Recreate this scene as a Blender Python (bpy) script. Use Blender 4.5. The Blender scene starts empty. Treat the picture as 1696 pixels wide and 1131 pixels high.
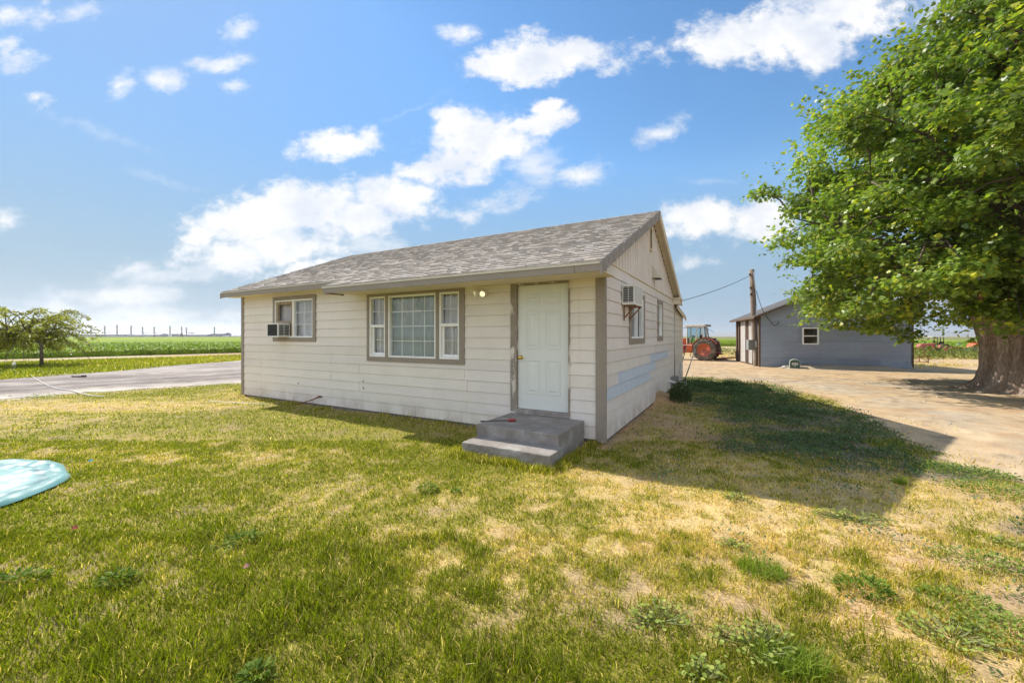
import bpy, math, random
import numpy as np
from mathutils import Vector, Matrix

random.seed(7)
rng = np.random.default_rng(11)
scene = bpy.context.scene
COL = scene.collection
R = math.radians

# ------------------------------------------------------------------ camera, sky, sun, exposure
FPX = 665.0                       # focal length in photo pixels (1696 wide)
CAMH = 1.54
cam_d = bpy.data.cameras.new('camera')
cam = bpy.data.objects.new('camera', cam_d)
COL.objects.link(cam)
cam.location = (0, 0, CAMH)
cam.rotation_euler = (R(90), 0, 0)
cam_d.sensor_width = 36
cam_d.lens = FPX / 1696 * 36
cam_d.shift_y = -8.5 / 1696
cam_d.clip_start = 0.05
cam_d.clip_end = 40000
scene.camera = cam

SUN_AZ = math.atan2(-.81, .644)   # clockwise from +Y
SUN_EL = R(44)
sun_d = bpy.data.lights.new('sun', 'SUN')
sun_d.energy = 4.0
sun_d.angle = R(0.53)
sun_d.color = (1.0, .93, .82)
sun = bpy.data.objects.new('sun', sun_d)
COL.objects.link(sun)
sdir = Vector((math.sin(SUN_AZ) * math.cos(SUN_EL), math.cos(SUN_AZ) * math.cos(SUN_EL), math.sin(SUN_EL)))
sun.rotation_euler = sdir.to_track_quat('Z', 'Y').to_euler()
sun.location = (-30, 30, 40)

scene.view_settings.view_transform = 'Standard'
scene.view_settings.look = 'None'
scene.view_settings.gamma = 1
scene.view_settings.exposure = 0.86
scene.cycles.max_bounces = 8
scene.cycles.transparent_max_bounces = 16
scene.cycles.use_denoising = True

world = bpy.data.worlds.new('World')
scene.world = world
world.use_nodes = True
wt = world.node_tree
wt.nodes.clear()


def NN(t, typ, **kw):
    n = t.nodes.new(typ)
    for k, v in kw.items():
        setattr(n, k, v)
    return n


def math_n(t, op, a, b=None, c=None, clamp=False):
    n = t.nodes.new('ShaderNodeMath')
    n.operation = op
    n.use_clamp = clamp
    for i, x in enumerate((a, b, c)):
        if x is None:
            continue
        if isinstance(x, (int, float)):
            n.inputs[i].default_value = x
        else:
            t.links.new(x, n.inputs[i])
    return n.outputs[0]


def build_world():
    t = wt
    L = t.links.new
    sky = NN(t, 'ShaderNodeTexSky', sky_type='NISHITA', sun_disc=False)
    sky.sun_elevation = SUN_EL
    sky.sun_rotation = SUN_AZ % (2 * math.pi)
    sky.altitude = 200
    sky.air_density = 1.15
    sky.dust_density = .15
    sky.ozone_density = 2.2
    tc = NN(t, 'ShaderNodeTexCoord')
    sep = NN(t, 'ShaderNodeSeparateXYZ')
    L(tc.outputs['Generated'], sep.inputs[0])
    # flatten directions on to a cloud layer mapping: x/|y|, z/|y|
    ay = math_n(t, 'MAXIMUM', math_n(t, 'ABSOLUTE', sep.outputs[1]), .02)
    u = math_n(t, 'DIVIDE', sep.outputs[0], ay)
    v = math_n(t, 'DIVIDE', sep.outputs[2], ay)
    cmb = NN(t, 'ShaderNodeCombineXYZ')
    L(u, cmb.inputs[0]); L(v, cmb.inputs[1])

    def noise(scale, detail, sx=1.0, sy=1.0, off=0.0, rough=.55):
        mp = NN(t, 'ShaderNodeMapping')
        mp.inputs['Scale'].default_value = (sx, sy, 1)
        mp.inputs['Location'].default_value = (off, off * .7, off)
        L(cmb.outputs[0], mp.inputs[0])
        n = NN(t, 'ShaderNodeTexNoise')
        n.inputs['Scale'].default_value = scale
        n.inputs['Detail'].default_value = detail
        n.inputs['Roughness'].default_value = rough
        L(mp.outputs[0], n.inputs[0])
        return n
    warp = noise(8, 7, 1, 1.3, 3.1, .65)
    wv = NN(t, 'ShaderNodeVectorMath', operation='MULTIPLY_ADD')
    L(warp.outputs['Color'], wv.inputs[0])
    wv.inputs[1].default_value = (.11, .075, 0)
    L(cmb.outputs[0], wv.inputs[2])
    wv2 = NN(t, 'ShaderNodeVectorMath', operation='SUBTRACT')
    L(wv.outputs[0], wv2.inputs[0])
    wv2.inputs[1].default_value = (.055, .0375, 0)

    def blob_field(blobs):
        cur = None
        for (px, py, rx, ry, rot) in blobs:
            mp = NN(t, 'ShaderNodeMapping', vector_type='TEXTURE')
            mp.inputs['Location'].default_value = ((px - 848) / FPX, (557 - py) / FPX, 0)
            mp.inputs['Rotation'].default_value = (0, 0, R(rot))
            mp.inputs['Scale'].default_value = (rx / FPX, ry / FPX, 1)
            L(wv2.outputs[0], mp.inputs[0])
            ln = NN(t, 'ShaderNodeVectorMath', operation='LENGTH')
            L(mp.outputs[0], ln.inputs[0])
            cur = ln.outputs['Value'] if cur is None else math_n(t, 'SMOOTH_MIN', cur, ln.outputs['Value'], .12)
        return cur
    solid = [(558, 244, 78, 34, 8), (404, 372, 118, 52, 5), (520, 345, 120, 56, 4), (640, 328, 88, 48, -5), (440, 412, 175, 38, 4),
             (590, 362, 90, 42, 0), (330, 392, 40, 22, 0), (800, 232, 118, 56, 8), (755, 205, 48, 36, 0), (735, 280, 100, 26, 0),
             (885, 208, 70, 24, 12), (906, 178, 36, 14, 8), (770, 262, 90, 40, 0),
             (905, 98, 140, 42, 4), (860, 112, 90, 32, -8), (965, 84, 70, 24, 0),
             (1290, 58, 175, 62, 8), (1400, 12, 130, 56, 0), (1220, 82, 95, 34, 0), (1360, 70, 70, 44, 0),
                          (1165, 362, 90, 38, 0), (1262, 366, 80, 46, 5),
             (500, 444, 62, 16, 12)]
    wisp = [(35, 104, 44, 30, -10), (66, 161, 20, 15, 0), (12, 78, 30, 22, 0), (18, 362, 26, 18, 0), (195, 145, 36, 22, 20), (22, 30, 36, 20, 0), (60, 22, 36, 24, 40), (772, 55, 34, 19, 0),
            (1092, 219, 46, 19, 20), (950, 291, 62, 22, 12), (818, 334, 74, 24, 14), (760, 352, 40, 16, 0), (1148, 438, 38, 16, 4), (275, 130, 38, 22, 0), (365, 107, 60, 18, 8), (396, 55, 32, 22, 30)]
    soft = [(200, 492, 175, 24, 3), (300, 455, 120, 22, 6), (95, 508, 110, 24, 0), (260, 524, 240, 22, 0), (410, 458, 28, 18, 0),
            (120, 540, 260, 20, 0), (345, 545, 120, 20, 0), (225, 448, 60, 16, 10), (30, 520, 60, 16, 0), (275, 130, 34, 18, 0),
            (365, 107, 52, 14, 8), (396, 55, 26, 18, 30), (390, 140, 40, 12, -10), (600, 400, 60, 30, 0), (1430, 480, 40, 18, 0), (880, 265, 60, 40, 0),
            (1580, 500, 160, 30, 0), (120, 22, 60, 22, 0), (1600, 40, 120, 60, 0), (1500, 160, 60, 30, 0)]
    streak = [(325, 346, 95, 4, 24), (680, 183, 78, 6, 26), (265, 300, 90, 12, -12), (160, 220, 150, 14, -20), (1180, 300, 60, 6, 0)]
    n_big = noise(7.5, 12, 1, 1.35, 0, .66)
    n_soft = noise(6, 10, 1, 2.0, 1.7, .64)
    n_wisp = noise(13, 12, .8, 1.3, 2.3, .68)
    n_str = noise(30, 4, 1, 1, 5.2, .6)

    def density(field, n, amp, k, bias, peak):
        a = math_n(t, 'SUBTRACT', 1.0 + bias, field)
        b = math_n(t, 'MULTIPLY_ADD', math_n(t, 'SUBTRACT', n.outputs['Fac'], .5), amp, a)
        m = NN(t, 'ShaderNodeMapRange', interpolation_type='SMOOTHSTEP')
        L(b, m.inputs[0])
        m.inputs[1].default_value = 0
        m.inputs[2].default_value = k
        m.inputs[3].default_value = 0
        m.inputs[4].default_value = peak
        return m.outputs[0], b
    d1, raw1 = density(blob_field(solid), n_big, 2.9, .72, .14, 1.0)
    d2, raw2 = density(blob_field(soft), n_soft, 3.2, 1.2, .08, .74)
    d4, raw4 = density(blob_field(wisp), n_wisp, 3.4, 1.5, .22, .9)
    d3, raw3 = density(blob_field(streak), n_str, 1.6, 1.6, .1, .22)
    den = math_n(t, 'MAXIMUM', math_n(t, 'MAXIMUM', d1, d2), math_n(t, 'MAXIMUM', d3, d4))
    # broken cloud added out of view behind the camera, as fill for the shade
    bk = NN(t, 'ShaderNodeMapRange', interpolation_type='SMOOTHSTEP')
    L(sep.outputs[1], bk.inputs[0])
    bk.inputs[1].default_value = -.02; bk.inputs[2].default_value = -.3
    bn = NN(t, 'ShaderNodeMapRange', interpolation_type='SMOOTHSTEP')
    L(n_soft.outputs['Fac'], bn.inputs[0])
    bn.inputs[1].default_value = .40; bn.inputs[2].default_value = .56
    den = math_n(t, 'MAXIMUM', den, math_n(t, 'MULTIPLY', bk.outputs[0], bn.outputs[0]))
    # clouds only above the horizon
    above = NN(t, 'ShaderNodeMapRange')
    L(sep.outputs[2], above.inputs[0])
    above.inputs[1].default_value = 0.0
    above.inputs[2].default_value = .02
    den = math_n(t, 'MULTIPLY', den, above.outputs[0])
    # cloud body: bright with soft grey-lavender folds
    n_sh = noise(7, 6, 1, 1.4, .9, .6)
    sh = NN(t, 'ShaderNodeMapRange')
    L(n_sh.outputs['Fac'], sh.inputs[0])
    sh.inputs[1].default_value = .34
    sh.inputs[2].default_value = .56
    cc = NN(t, 'ShaderNodeMix', data_type='RGBA')
    L(sh.outputs[0], cc.inputs[0])
    cc.inputs[6].default_value = (.74, .80, .92, 1)
    cc.inputs[7].default_value = (1.0, 1.0, 1.0, 1)
    hs = NN(t, 'ShaderNodeHueSaturation')
    hs.inputs['Saturation'].default_value = 1.15
    hs.inputs['Value'].default_value = 1.0
    tint = NN(t, 'ShaderNodeVectorMath', operation='MULTIPLY')
    L(sky.outputs[0], tint.inputs[0])
    tint.inputs[1].default_value = (.92, 1.0, 1.02)
    low = NN(t, 'ShaderNodeMapRange', interpolation_type='SMOOTHSTEP')
    L(sep.outputs[2], low.inputs[0])
    low.inputs[1].default_value = .42; low.inputs[2].default_value = .02
    low.inputs[3].default_value = 0; low.inputs[4].default_value = .95
    lowmix = NN(t, 'ShaderNodeMix', data_type='RGBA')
    L(low.outputs[0], lowmix.inputs[0])
    L(tint.outputs[0], lowmix.inputs[6])
    lowmix.inputs[7].default_value = (3.5, 4.7, 6.0, 1)
    L(lowmix.outputs[2], hs.inputs['Color'])
    b1 = NN(t, 'ShaderNodeBackground')
    # soft shoulder so that the sky near the sun keeps its colour
    lum = NN(t, 'ShaderNodeRGBToBW')
    L(hs.outputs[0], lum.inputs[0])
    over = math_n(t, 'MAXIMUM', math_n(t, 'SUBTRACT', lum.outputs[0], 2.6), 0)
    div = math_n(t, 'MULTIPLY_ADD', over, .34, 1.0)
    sc = NN(t, 'ShaderNodeVectorMath', operation='SCALE')
    L(hs.outputs[0], sc.inputs[0])
    L(math_n(t, 'DIVIDE', 1.0, div), sc.inputs['Scale'])
    L(sc.outputs[0], b1.inputs[0])
    b1.inputs[1].default_value = .10
    b2 = NN(t, 'ShaderNodeBackground')
    L(cc.outputs[2], b2.inputs[0])
    # the added cloud behind the camera is brightened to lift the shaded sides
    back = NN(t, 'ShaderNodeMapRange', interpolation_type='SMOOTHSTEP')
    L(sep.outputs[1], back.inputs[0])
    back.inputs[1].default_value = .15; back.inputs[2].default_value = -.35
    back.inputs[3].default_value = .57; back.inputs[4].default_value = .88
    L(back.outputs[0], b2.inputs[1])
    mx = NN(t, 'ShaderNodeMixShader')
    L(den, mx.inputs[0]); L(b1.outputs[0], mx.inputs[1]); L(b2.outputs[0], mx.inputs[2])
    out = NN(t, 'ShaderNodeOutputWorld')
    L(mx.outputs[0], out.inputs[0])


build_world()
world.cycles.sampling_method = 'MANUAL'
world.cycles.sample_map_resolution = 512

# ------------------------------------------------------------------ helpers


def G(px, py, z=0.0):
    """ground point seen at a photo pixel"""
    Y = (CAMH - z) * FPX / (py - 557.0)
    return ((px - 848.0) / FPX * Y, Y)


def hashn(ix, iy, s):
    n = (ix.astype(np.int64) * 374761393 + iy.astype(np.int64) * 668265263 + s * 1442695041) & 0x7fffffff
    n = ((n ^ (n >> 13)) * 1274126177) & 0x7fffffff
    n = (n ^ (n >> 16)) & 0x7fffffff
    return n / float(0x7fffffff)


def vnoise(x, y, s=0):
    x = np.asarray(x, float); y = np.asarray(y, float)
    ix = np.floor(x); iy = np.floor(y)
    fx = x - ix; fy = y - iy
    fx = fx * fx * (3 - 2 * fx); fy = fy * fy * (3 - 2 * fy)
    a = hashn(ix, iy, s); b = hashn(ix + 1, iy, s); c = hashn(ix, iy + 1, s); d = hashn(ix + 1, iy + 1, s)
    return (a * (1 - fx) + b * fx) * (1 - fy) + (c * (1 - fx) + d * fx) * fy


def fbm(x, y, s=0, o=4):
    r = 0; a = .5; tot = 0
    for i in range(o):
        r = r + a * vnoise(x, y, s + i * 17); tot += a
        x = x * 2.03 + 5.1; y = y * 2.03 + 1.7; a *= .5
    return r / tot


def sstep(a, b, x):
    t = np.clip((x - a) / (b - a), 0, 1)
    return t * t * (3 - 2 * t)


def link(o, parent=None):
    COL.objects.link(o)
    if parent is not None:
        o.parent = parent
    return o


def raw_mesh(name, verts, faces_flat, starts, totals, mat, parent=None, col=None, smooth=False):
    me = bpy.data.meshes.new(name)
    nv = len(verts)
    me.vertices.add(nv)
    me.vertices.foreach_set('co', np.asarray(verts, np.float32).ravel())
    me.loops.add(len(faces_flat))
    me.loops.foreach_set('vertex_index', np.asarray(faces_flat, np.int32))
    me.polygons.add(len(starts))
    me.polygons.foreach_set('loop_start', np.asarray(starts, np.int32))
    me.polygons.foreach_set('loop_total', np.asarray(totals, np.int32))
    if smooth:
        me.polygons.foreach_set('use_smooth', np.ones(len(starts), bool))
    me.update(calc_edges=True)
    if col is not None:
        at = me.color_attributes.new('tone', 'FLOAT_COLOR', 'POINT')
        c4 = np.ones((nv, 4), np.float32)
        c4[:, :3] = col
        at.data.foreach_set('color', c4.ravel())
    me.materials.append(mat)
    o = bpy.data.objects.new(name, me)
    return link(o, parent)


def tris_mesh(name, verts, tris, mat, parent=None, col=None, smooth=False):
    tris = np.asarray(tris, np.int32)
    k = tris.shape[1]
    n = len(tris)
    return raw_mesh(name, verts, tris.ravel(), np.arange(n) * k, np.full(n, k), mat, parent, col, smooth)


def grid_faces(nx, ny):
    i = np.arange(nx - 1)[None, :]; j = np.arange(ny - 1)[:, None]
    a = (j * nx + i)
    return np.stack([a, a + 1, a + nx + 1, a + nx], -1).reshape(-1, 4)


class MB:
    """collects shapes that become ONE mesh object"""

    def __init__(self):
        self.v = []; self.f = []; self.c = []

    def add(self, vs, fs, col=None):
        b = len(self.v)
        self.v += [tuple(p) for p in vs]
        self.f += [tuple(b + i for i in f) for f in fs]
        if col is not None:
            while len(self.c) < b:
                self.c.append((1, 1, 1))
            self.c += [col] * len(vs)
        return self

    def box(self, a, b, col=None):
        (x0, y0, z0), (x1, y1, z1) = a, b
        x0, x1 = min(x0, x1), max(x0, x1); y0, y1 = min(y0, y1), max(y0, y1); z0, z1 = min(z0, z1), max(z0, z1)
        return self.hexa([(x0, y0, z0), (x1, y0, z0), (x1, y1, z0), (x0, y1, z0), (x0, y0, z1), (x1, y0, z1), (x1, y1, z1), (x0, y1, z1)], col)

    def hexa(self, p, col=None):
        return self.add(p, [(0, 3, 2, 1), (4, 5, 6, 7), (0, 1, 5, 4), (1, 2, 6, 5), (2, 3, 7, 6), (3, 0, 4, 7)], col)

    def prism(self, poly, d, col=None):
        """poly: list of 3d points (planar, ccw seen from the tip of -d), extruded along d"""
        n = len(poly)
        d = Vector(d)
        p0 = [Vector(p) for p in poly]
        p1 = [p + d for p in p0]
        fs = [tuple(range(n))[::-1], tuple(range(n, 2 * n))]
        for i in range(n):
            j = (i + 1) % n
            fs.append((i, j, n + j, n + i))
        return self.add(p0 + p1, fs, col)

    def tube(self, pts, rad, n=8, caps=True, col=None, wob=0.0):
        pts = [Vector(p) for p in pts]
        if isinstance(rad, (int, float)):
            rad = [rad] * len(pts)
        up = None
        vs = []
        for i, p in enumerate(pts):
            d = (pts[min(i + 1, len(pts) - 1)] - pts[max(i - 1, 0)])
            if d.length < 1e-9:
                d = Vector((0, 0, 1))
            d.normalize()
            if up is None:
                up = Vector((1, 0, 0)) if abs(d.z) > .9 else Vector((0, 0, 1))
            a = d.cross(up)
            if a.length < 1e-4:
                a = d.orthogonal()
            a.normalize()
            b = a.cross(d).normalized()
            up = b
            for k in range(n):
                th = 2 * math.pi * k / n
                rr = rad[i] * (1 + (random.uniform(-wob, wob) if wob else 0))
                vs.append(p + (a * math.cos(th) + b * math.sin(th)) * rr)
        fs = []
        m = len(pts)
        for i in range(m - 1):
            for k in range(n):
                k2 = (k + 1) % n
                fs.append((i * n + k, i * n + k2, (i + 1) * n + k2, (i + 1) * n + k))
        if caps:
            fs.append(tuple(range(n))[::-1])
            fs.append(tuple((m - 1) * n + k for k in range(n)))
        return self.add(vs, fs, col)

    def cyl(self, a, b, r0, r1=None, n=16, col=None):
        return self.tube([a, b], [r0, r0 if r1 is None else r1], n, True, col)

    def lathe(self, prof, origin, axis=(0, 0, 1), n=24, col=None, caps=True):
        """prof: list of (radius, height along axis)"""
        ax = Vector(axis).normalized()
        a = ax.orthogonal().normalized()
        b = ax.cross(a)
        o = Vector(origin)
        vs = []
        for (r, hh) in prof:
            for k in range(n):
                th = 2 * math.pi * k / n
                vs.append(o + ax * hh + (a * math.cos(th) + b * math.sin(th)) * r)
        fs = []
        for i in range(len(prof) - 1):
            for k in range(n):
                k2 = (k + 1) % n
                fs.append((i * n + k, i * n + k2, (i + 1) * n + k2, (i + 1) * n + k))
        if caps:
            fs.append(tuple(range(n))[::-1])
            fs.append(tuple((len(prof) - 1) * n + k for k in range(n)))
        return self.add(vs, fs, col)

    def build(self, name, mat, parent=None, label=None, smooth=False, bevel=0, recalc=True):
        me = bpy.data.meshes.new(name)
        me.from_pydata(self.v, [], self.f)
        if recalc:
            import bmesh
            bm = bmesh.new(); bm.from_mesh(me)
            bmesh.ops.recalc_face_normals(bm, faces=bm.faces)
            bm.to_mesh(me); bm.free()
        if self.c:
            while len(self.c) < len(self.v):
                self.c.append((1, 1, 1))
            at = me.color_attributes.new('tone', 'FLOAT_COLOR', 'POINT')
            c4 = np.ones((len(self.v), 4), np.float32); c4[:, :3] = self.c
            at.data.foreach_set('color', c4.ravel())
        if smooth:
            me.polygons.foreach_set('use_smooth', np.ones(len(me.polygons), bool))
        me.materials.append(mat)
        o = bpy.data.objects.new(name, me)
        link(o, parent)
        if label:
            o['label'] = label
        if bevel:
            m = o.modifiers.new('bevel', 'BEVEL')
            m.width = bevel; m.segments = 2; m.limit_method = 'ANGLE'; m.angle_limit = R(40)
        return o


def tag(o, label=None, cat=None, group=None, kind=None):
    if label: o['label'] = label
    if cat: o['category'] = cat
    if group: o['group'] = group
    if kind: o['kind'] = kind
    return o


def thing(name, label, cat, loc=(0, 0, 0), rz=0.0, group=None):
    o = bpy.data.objects.new(name, None)
    o.empty_display_size = .2
    COL.objects.link(o)
    o.location = loc
    o.rotation_euler = (0, 0, rz)
    return tag(o, label, cat, group)


def dup(root, loc=None, rz=None, label=None):
    r = root.copy(); COL.objects.link(r)
    if loc is not None: r.location = loc
    if rz is not None: r.rotation_euler = (0, 0, rz)
    if label: r['label'] = label
    for ch in list(root.children):
        c = ch.copy(); COL.objects.link(c); c.parent = r
        for g in list(ch.children):
            d = g.copy(); COL.objects.link(d); d.parent = c
    return r


# ------------------------------------------------------------------ materials
def mat(name, col, rough=.7, var=.12, scale=6.0, stretch=(1, 1, 1), bump=0.0, bscale=60.0, metal=0.0, spec=.4,
        attr=False, col2=None, c2scale=2.0, c2lo=.55, c2hi=.7, c2stretch=(1, 1, 1), c2amt=1.0, bstretch=(1, 1, 1), detail=5, bdist=.01, trans=0.0, fine=0.0, fscale=80, splash=0.0):
    m = bpy.data.materials.new(name)
    m.use_nodes = True
    t = m.node_tree
    t.nodes.clear()
    L = t.links.new
    out = NN(t, 'ShaderNodeOutputMaterial')
    p = NN(t, 'ShaderNodeBsdfPrincipled')
    p.inputs['Roughness'].default_value = rough
    p.inputs['Metallic'].default_value = metal
    p.inputs['Specular IOR Level'].default_value = spec
    tc = NN(t, 'ShaderNodeTexCoord')

    def nz(sc, st, det=detail, rg=.55):
        mp = NN(t, 'ShaderNodeMapping')
        mp.inputs['Scale'].default_value = st
        L(tc.outputs['Object'], mp.inputs[0])
        n = NN(t, 'ShaderNodeTexNoise')
        n.inputs['Scale'].default_value = sc
        n.inputs['Detail'].default_value = det
        n.inputs['Roughness'].default_value = rg
        L(mp.outputs[0], n.inputs[0])
        return n.outputs['Fac']

    def mixc(fac, a, b, blend='MIX'):
        x = NN(t, 'ShaderNodeMix', data_type='RGBA', blend_type=blend)
        for sock, val in ((x.inputs[0], fac), (x.inputs[6], a), (x.inputs[7], b)):
            if isinstance(val, (tuple, list)):
                sock.default_value = (*val[:3], 1)
            elif isinstance(val, (int, float)):
                sock.default_value = val
            else:
                L(val, sock)
        return x.outputs[2]
    if attr:
        a = NN(t, 'ShaderNodeAttribute', attribute_name='tone')
        base = a.outputs['Color']
        if col is not None:
            base = mixc(1.0, base, col, 'MULTIPLY')
    else:
        rgb = NN(t, 'ShaderNodeRGB'); rgb.outputs[0].default_value = (*col, 1)
        base = rgb.outputs[0]
    if col2 is not None:
        f = nz(c2scale, c2stretch, 6, .62)
        mr = NN(t, 'ShaderNodeMapRange', interpolation_type='SMOOTHSTEP')
        L(f, mr.inputs[0])
        mr.inputs[1].default_value = c2lo; mr.inputs[2].default_value = c2hi; mr.inputs[4].default_value = c2amt
        base = mixc(mr.outputs[0], base, col2)
    if splash:                                          # soil splashed up along the foot of the wall
        sp = NN(t, 'ShaderNodeSeparateXYZ'); L(tc.outputs['Object'], sp.inputs[0])
        hgt_ = NN(t, 'ShaderNodeMapRange', interpolation_type='SMOOTHSTEP'); L(sp.outputs[2], hgt_.inputs[0])
        hgt_.inputs[1].default_value = .42; hgt_.inputs[2].default_value = .0
        f = nz(2.6, (1, 1, .6), 7, .68)
        mr = NN(t, 'ShaderNodeMapRange', interpolation_type='SMOOTHSTEP'); L(f, mr.inputs[0])
        mr.inputs[1].default_value = .34; mr.inputs[2].default_value = .68; mr.inputs[4].default_value = splash
        base = mixc(math_n(t, 'MULTIPLY', hgt_.outputs[0], mr.outputs[0]), base, (.34, .27, .19))
        f = nz(3.0, (2.4, 2.4, .12), 6, .65)            # faint vertical run marks
        mr = NN(t, 'ShaderNodeMapRange', interpolation_type='SMOOTHSTEP'); L(f, mr.inputs[0])
        mr.inputs[1].default_value = .58; mr.inputs[2].default_value = .78; mr.inputs[4].default_value = splash * .4
        base = mixc(mr.outputs[0], base, (.45, .37, .28))
    if var:
        f = nz(scale, stretch)
        mr = NN(t, 'ShaderNodeMapRange')
        L(f, mr.inputs[0])
        mr.inputs[1].default_value = .25; mr.inputs[2].default_value = .75
        mr.inputs[3].default_value = 1 - var; mr.inputs[4].default_value = 1 + var
        base = mixc(1.0, base, mr.outputs[0], 'MULTIPLY')
    if fine:
        f = nz(fscale, bstretch, 2, .6)
        mr = NN(t, 'ShaderNodeMapRange')
        L(f, mr.inputs[0])
        mr.inputs[1].default_value = .3; mr.inputs[2].default_value = .7
        mr.inputs[3].default_value = 1 - fine; mr.inputs[4].default_value = 1 + fine
        base = mixc(1.0, base, mr.outputs[0], 'MULTIPLY')
    L(base, p.inputs['Base Color'])
    if bump:
        f = nz(bscale, bstretch, 4)
        b = NN(t, 'ShaderNodeBump')
        b.inputs['Strength'].default_value = bump
        b.inputs['Distance'].default_value = bdist
        L(f, b.inputs['Height'])
        L(b.outputs[0], p.inputs['Normal'])
    if trans:
        tr = NN(t, 'ShaderNodeBsdfTranslucent')
        tcol = mixc(1.0, base, (1.15, 1.3, .5), 'MULTIPLY')
        L(tcol, tr.inputs[0])
        ms = NN(t, 'ShaderNodeMixShader')
        ms.inputs[0].default_value = trans
        L(p.outputs[0], ms.inputs[1]); L(tr.outputs[0], ms.inputs[2])
        L(ms.outputs[0], out.inputs[0])
    else:
        L(p.outputs[0], out.inputs[0])
    return m


def glass_mat(name, tint=(.8, .85, .87), refl=1.6, bump=.0):
    m = bpy.data.materials.new(name)
    m.use_nodes = True
    t = m.node_tree; t.nodes.clear(); L = t.links.new
    out = NN(t, 'ShaderNodeOutputMaterial')
    tr = NN(t, 'ShaderNodeBsdfTransparent'); tr.inputs[0].default_value = (*tint, 1)
    gl = NN(t, 'ShaderNodeBsdfGlossy'); gl.inputs['Roughness'].default_value = .015
    gl.inputs[0].default_value = (.95, .97, 1, 1)
    fr = NN(t, 'ShaderNodeFresnel'); fr.inputs[0].default_value = refl
    mx = NN(t, 'ShaderNodeMixShader')
    tc = NN(t, 'ShaderNodeTexCoord')
    n = NN(t, 'ShaderNodeTexNoise'); n.inputs['Scale'].default_value = 2.2
    L(tc.outputs['Object'], n.inputs[0])
    b = NN(t, 'ShaderNodeBump'); b.inputs['Strength'].default_value = .05; b.inputs['Distance'].default_value = .01
    L(n.outputs['Fac'], b.inputs['Height'])
    L(b.outputs[0], gl.inputs['Normal']); L(b.outputs[0], fr.inputs['Normal'])
    geo = NN(t, 'ShaderNodeNewGeometry')
    front = math_n(t, 'SUBTRACT', 1.0, geo.outputs['Backfacing'])
    L(math_n(t, 'MULTIPLY', fr.outputs[0], front), mx.inputs[0]); L(tr.outputs[0], mx.inputs[1]); L(gl.outputs[0], mx.inputs[2])
    L(mx.outputs[0], out.inputs[0])
    return m


def emit_mat(name, col, s):
    m = bpy.data.materials.new(name)
    m.use_nodes = True
    t = m.node_tree; t.nodes.clear()
    out = NN(t, 'ShaderNodeOutputMaterial')
    e = NN(t, 'ShaderNodeEmission'); e.inputs[0].default_value = (*col, 1); e.inputs[1].default_value = s
    t.links.new(e.outputs[0], out.inputs[0])
    return m


M = {}
M['siding'] = mat('cream_siding_paint', (.725, .672, .625), .62, .05, 2.2, splash=.6, bump=.25, bscale=9, bstretch=(1, 1, 14), bdist=.004, attr=True, col2=(.62, .53, .41), c2scale=1.1, c2lo=.58, c2hi=.8, c2amt=.45, fine=.03, fscale=30)
M['siding_side'] = mat('cream_siding_paint_worn', (.71, .655, .615), .66, .06, 2.0, splash=.7, bump=.3, bscale=9, bstretch=(14, 1, 14), bdist=.004, attr=True, col2=(.55, .46, .36), c2scale=1.4, c2lo=.55, c2hi=.8, c2amt=.5, fine=.04, fscale=30)
M['board_blue'] = mat('grey_blue_primer', (.52, .57, .65), .7, .05, 3, bump=.2, bscale=9, bstretch=(1, 1, 14), bdist=.003, fine=.04, fscale=25)
M['soffit'] = mat('cream_soffit', (.70, .62, .49), .65, .06, 3)
M['trim'] = mat('taupe_trim_paint', (.275, .235, .195), .6, .08, 4, bump=.15, bscale=40, bdist=.003, fine=.05, fscale=40)
M['trim_worn'] = mat('weathered_grey_trim', (.27, .24, .22), .75, .2, 7, (1, 1, 1), .3, 60, col2=(.42, .38, .34), c2scale=9, c2lo=.5, c2hi=.7, c2amt=.7)
M['trim_peel'] = mat('peeling_taupe_paint', (.27, .23, .19), .7, .1, 6, bump=.3, bscale=50, bdist=.004, col2=(.62, .57, .50), c2scale=7, c2lo=.52, c2hi=.58, c2stretch=(1, 1, .35))
M['door'] = mat('pale_mint_door_paint', (.68, .70, .675), .45, .03, 3, spec=.5, col2=(.6, .62, .55), c2scale=3, c2lo=.6, c2hi=.85, c2amt=.35)
M['white'] = mat('white_vinyl', (.82, .82, .80), .4, .04, 6)
M['white_dirty'] = mat('dusty_white_paint', (.70, .69, .66), .55, .12, 9, col2=(.45, .42, .37), c2scale=6, c2lo=.55, c2hi=.8, c2amt=.5)
M['grille'] = mat('grille_bar', (.74, .74, .72), .5, .03, 6)
M['wood_raw'] = mat('old_window_wood', (.34, .26, .18), .75, .25, 12, (1, 1, 6), .3, 40)
M['glass'] = glass_mat('window_glass', (.975, .985, .985), 1.62)
M['curtain'] = mat('sheer_curtain', (.56, .54, .56), .9, .1, 5, trans=.2)
M['drape'] = mat('grey_green_curtain', (.30, .35, .36), .9, .12, 3, (8, 1, .3))
M['dark_in'] = mat('dim_room', (.10, .09, .085), .95, .1, 2)
M['screen'] = mat('insect_screen', (.06, .065, .07), .7, .15, 4)
M['brass'] = mat('brass', (.75, .5, .14), .25, .05, 9, metal=1.0)
M['alu'] = mat('dull_aluminium', (.55, .55, .54), .4, .08, 8, metal=.8)
M['concrete'] = mat('worn_grey_concrete', (.235, .21, .19), .88, .18, 5, bump=.5, bscale=70, bdist=.006, col2=(.32, .305, .29), c2scale=4, c2lo=.48, c2hi=.66, c2amt=.8, fine=.2, fscale=120)
M['concrete_rough'] = mat('crumbled_concrete', (.19, .17, .15), .92, .3, 12, bump=1.0, bscale=30, bdist=.02, fine=.25, fscale=120)
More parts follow.
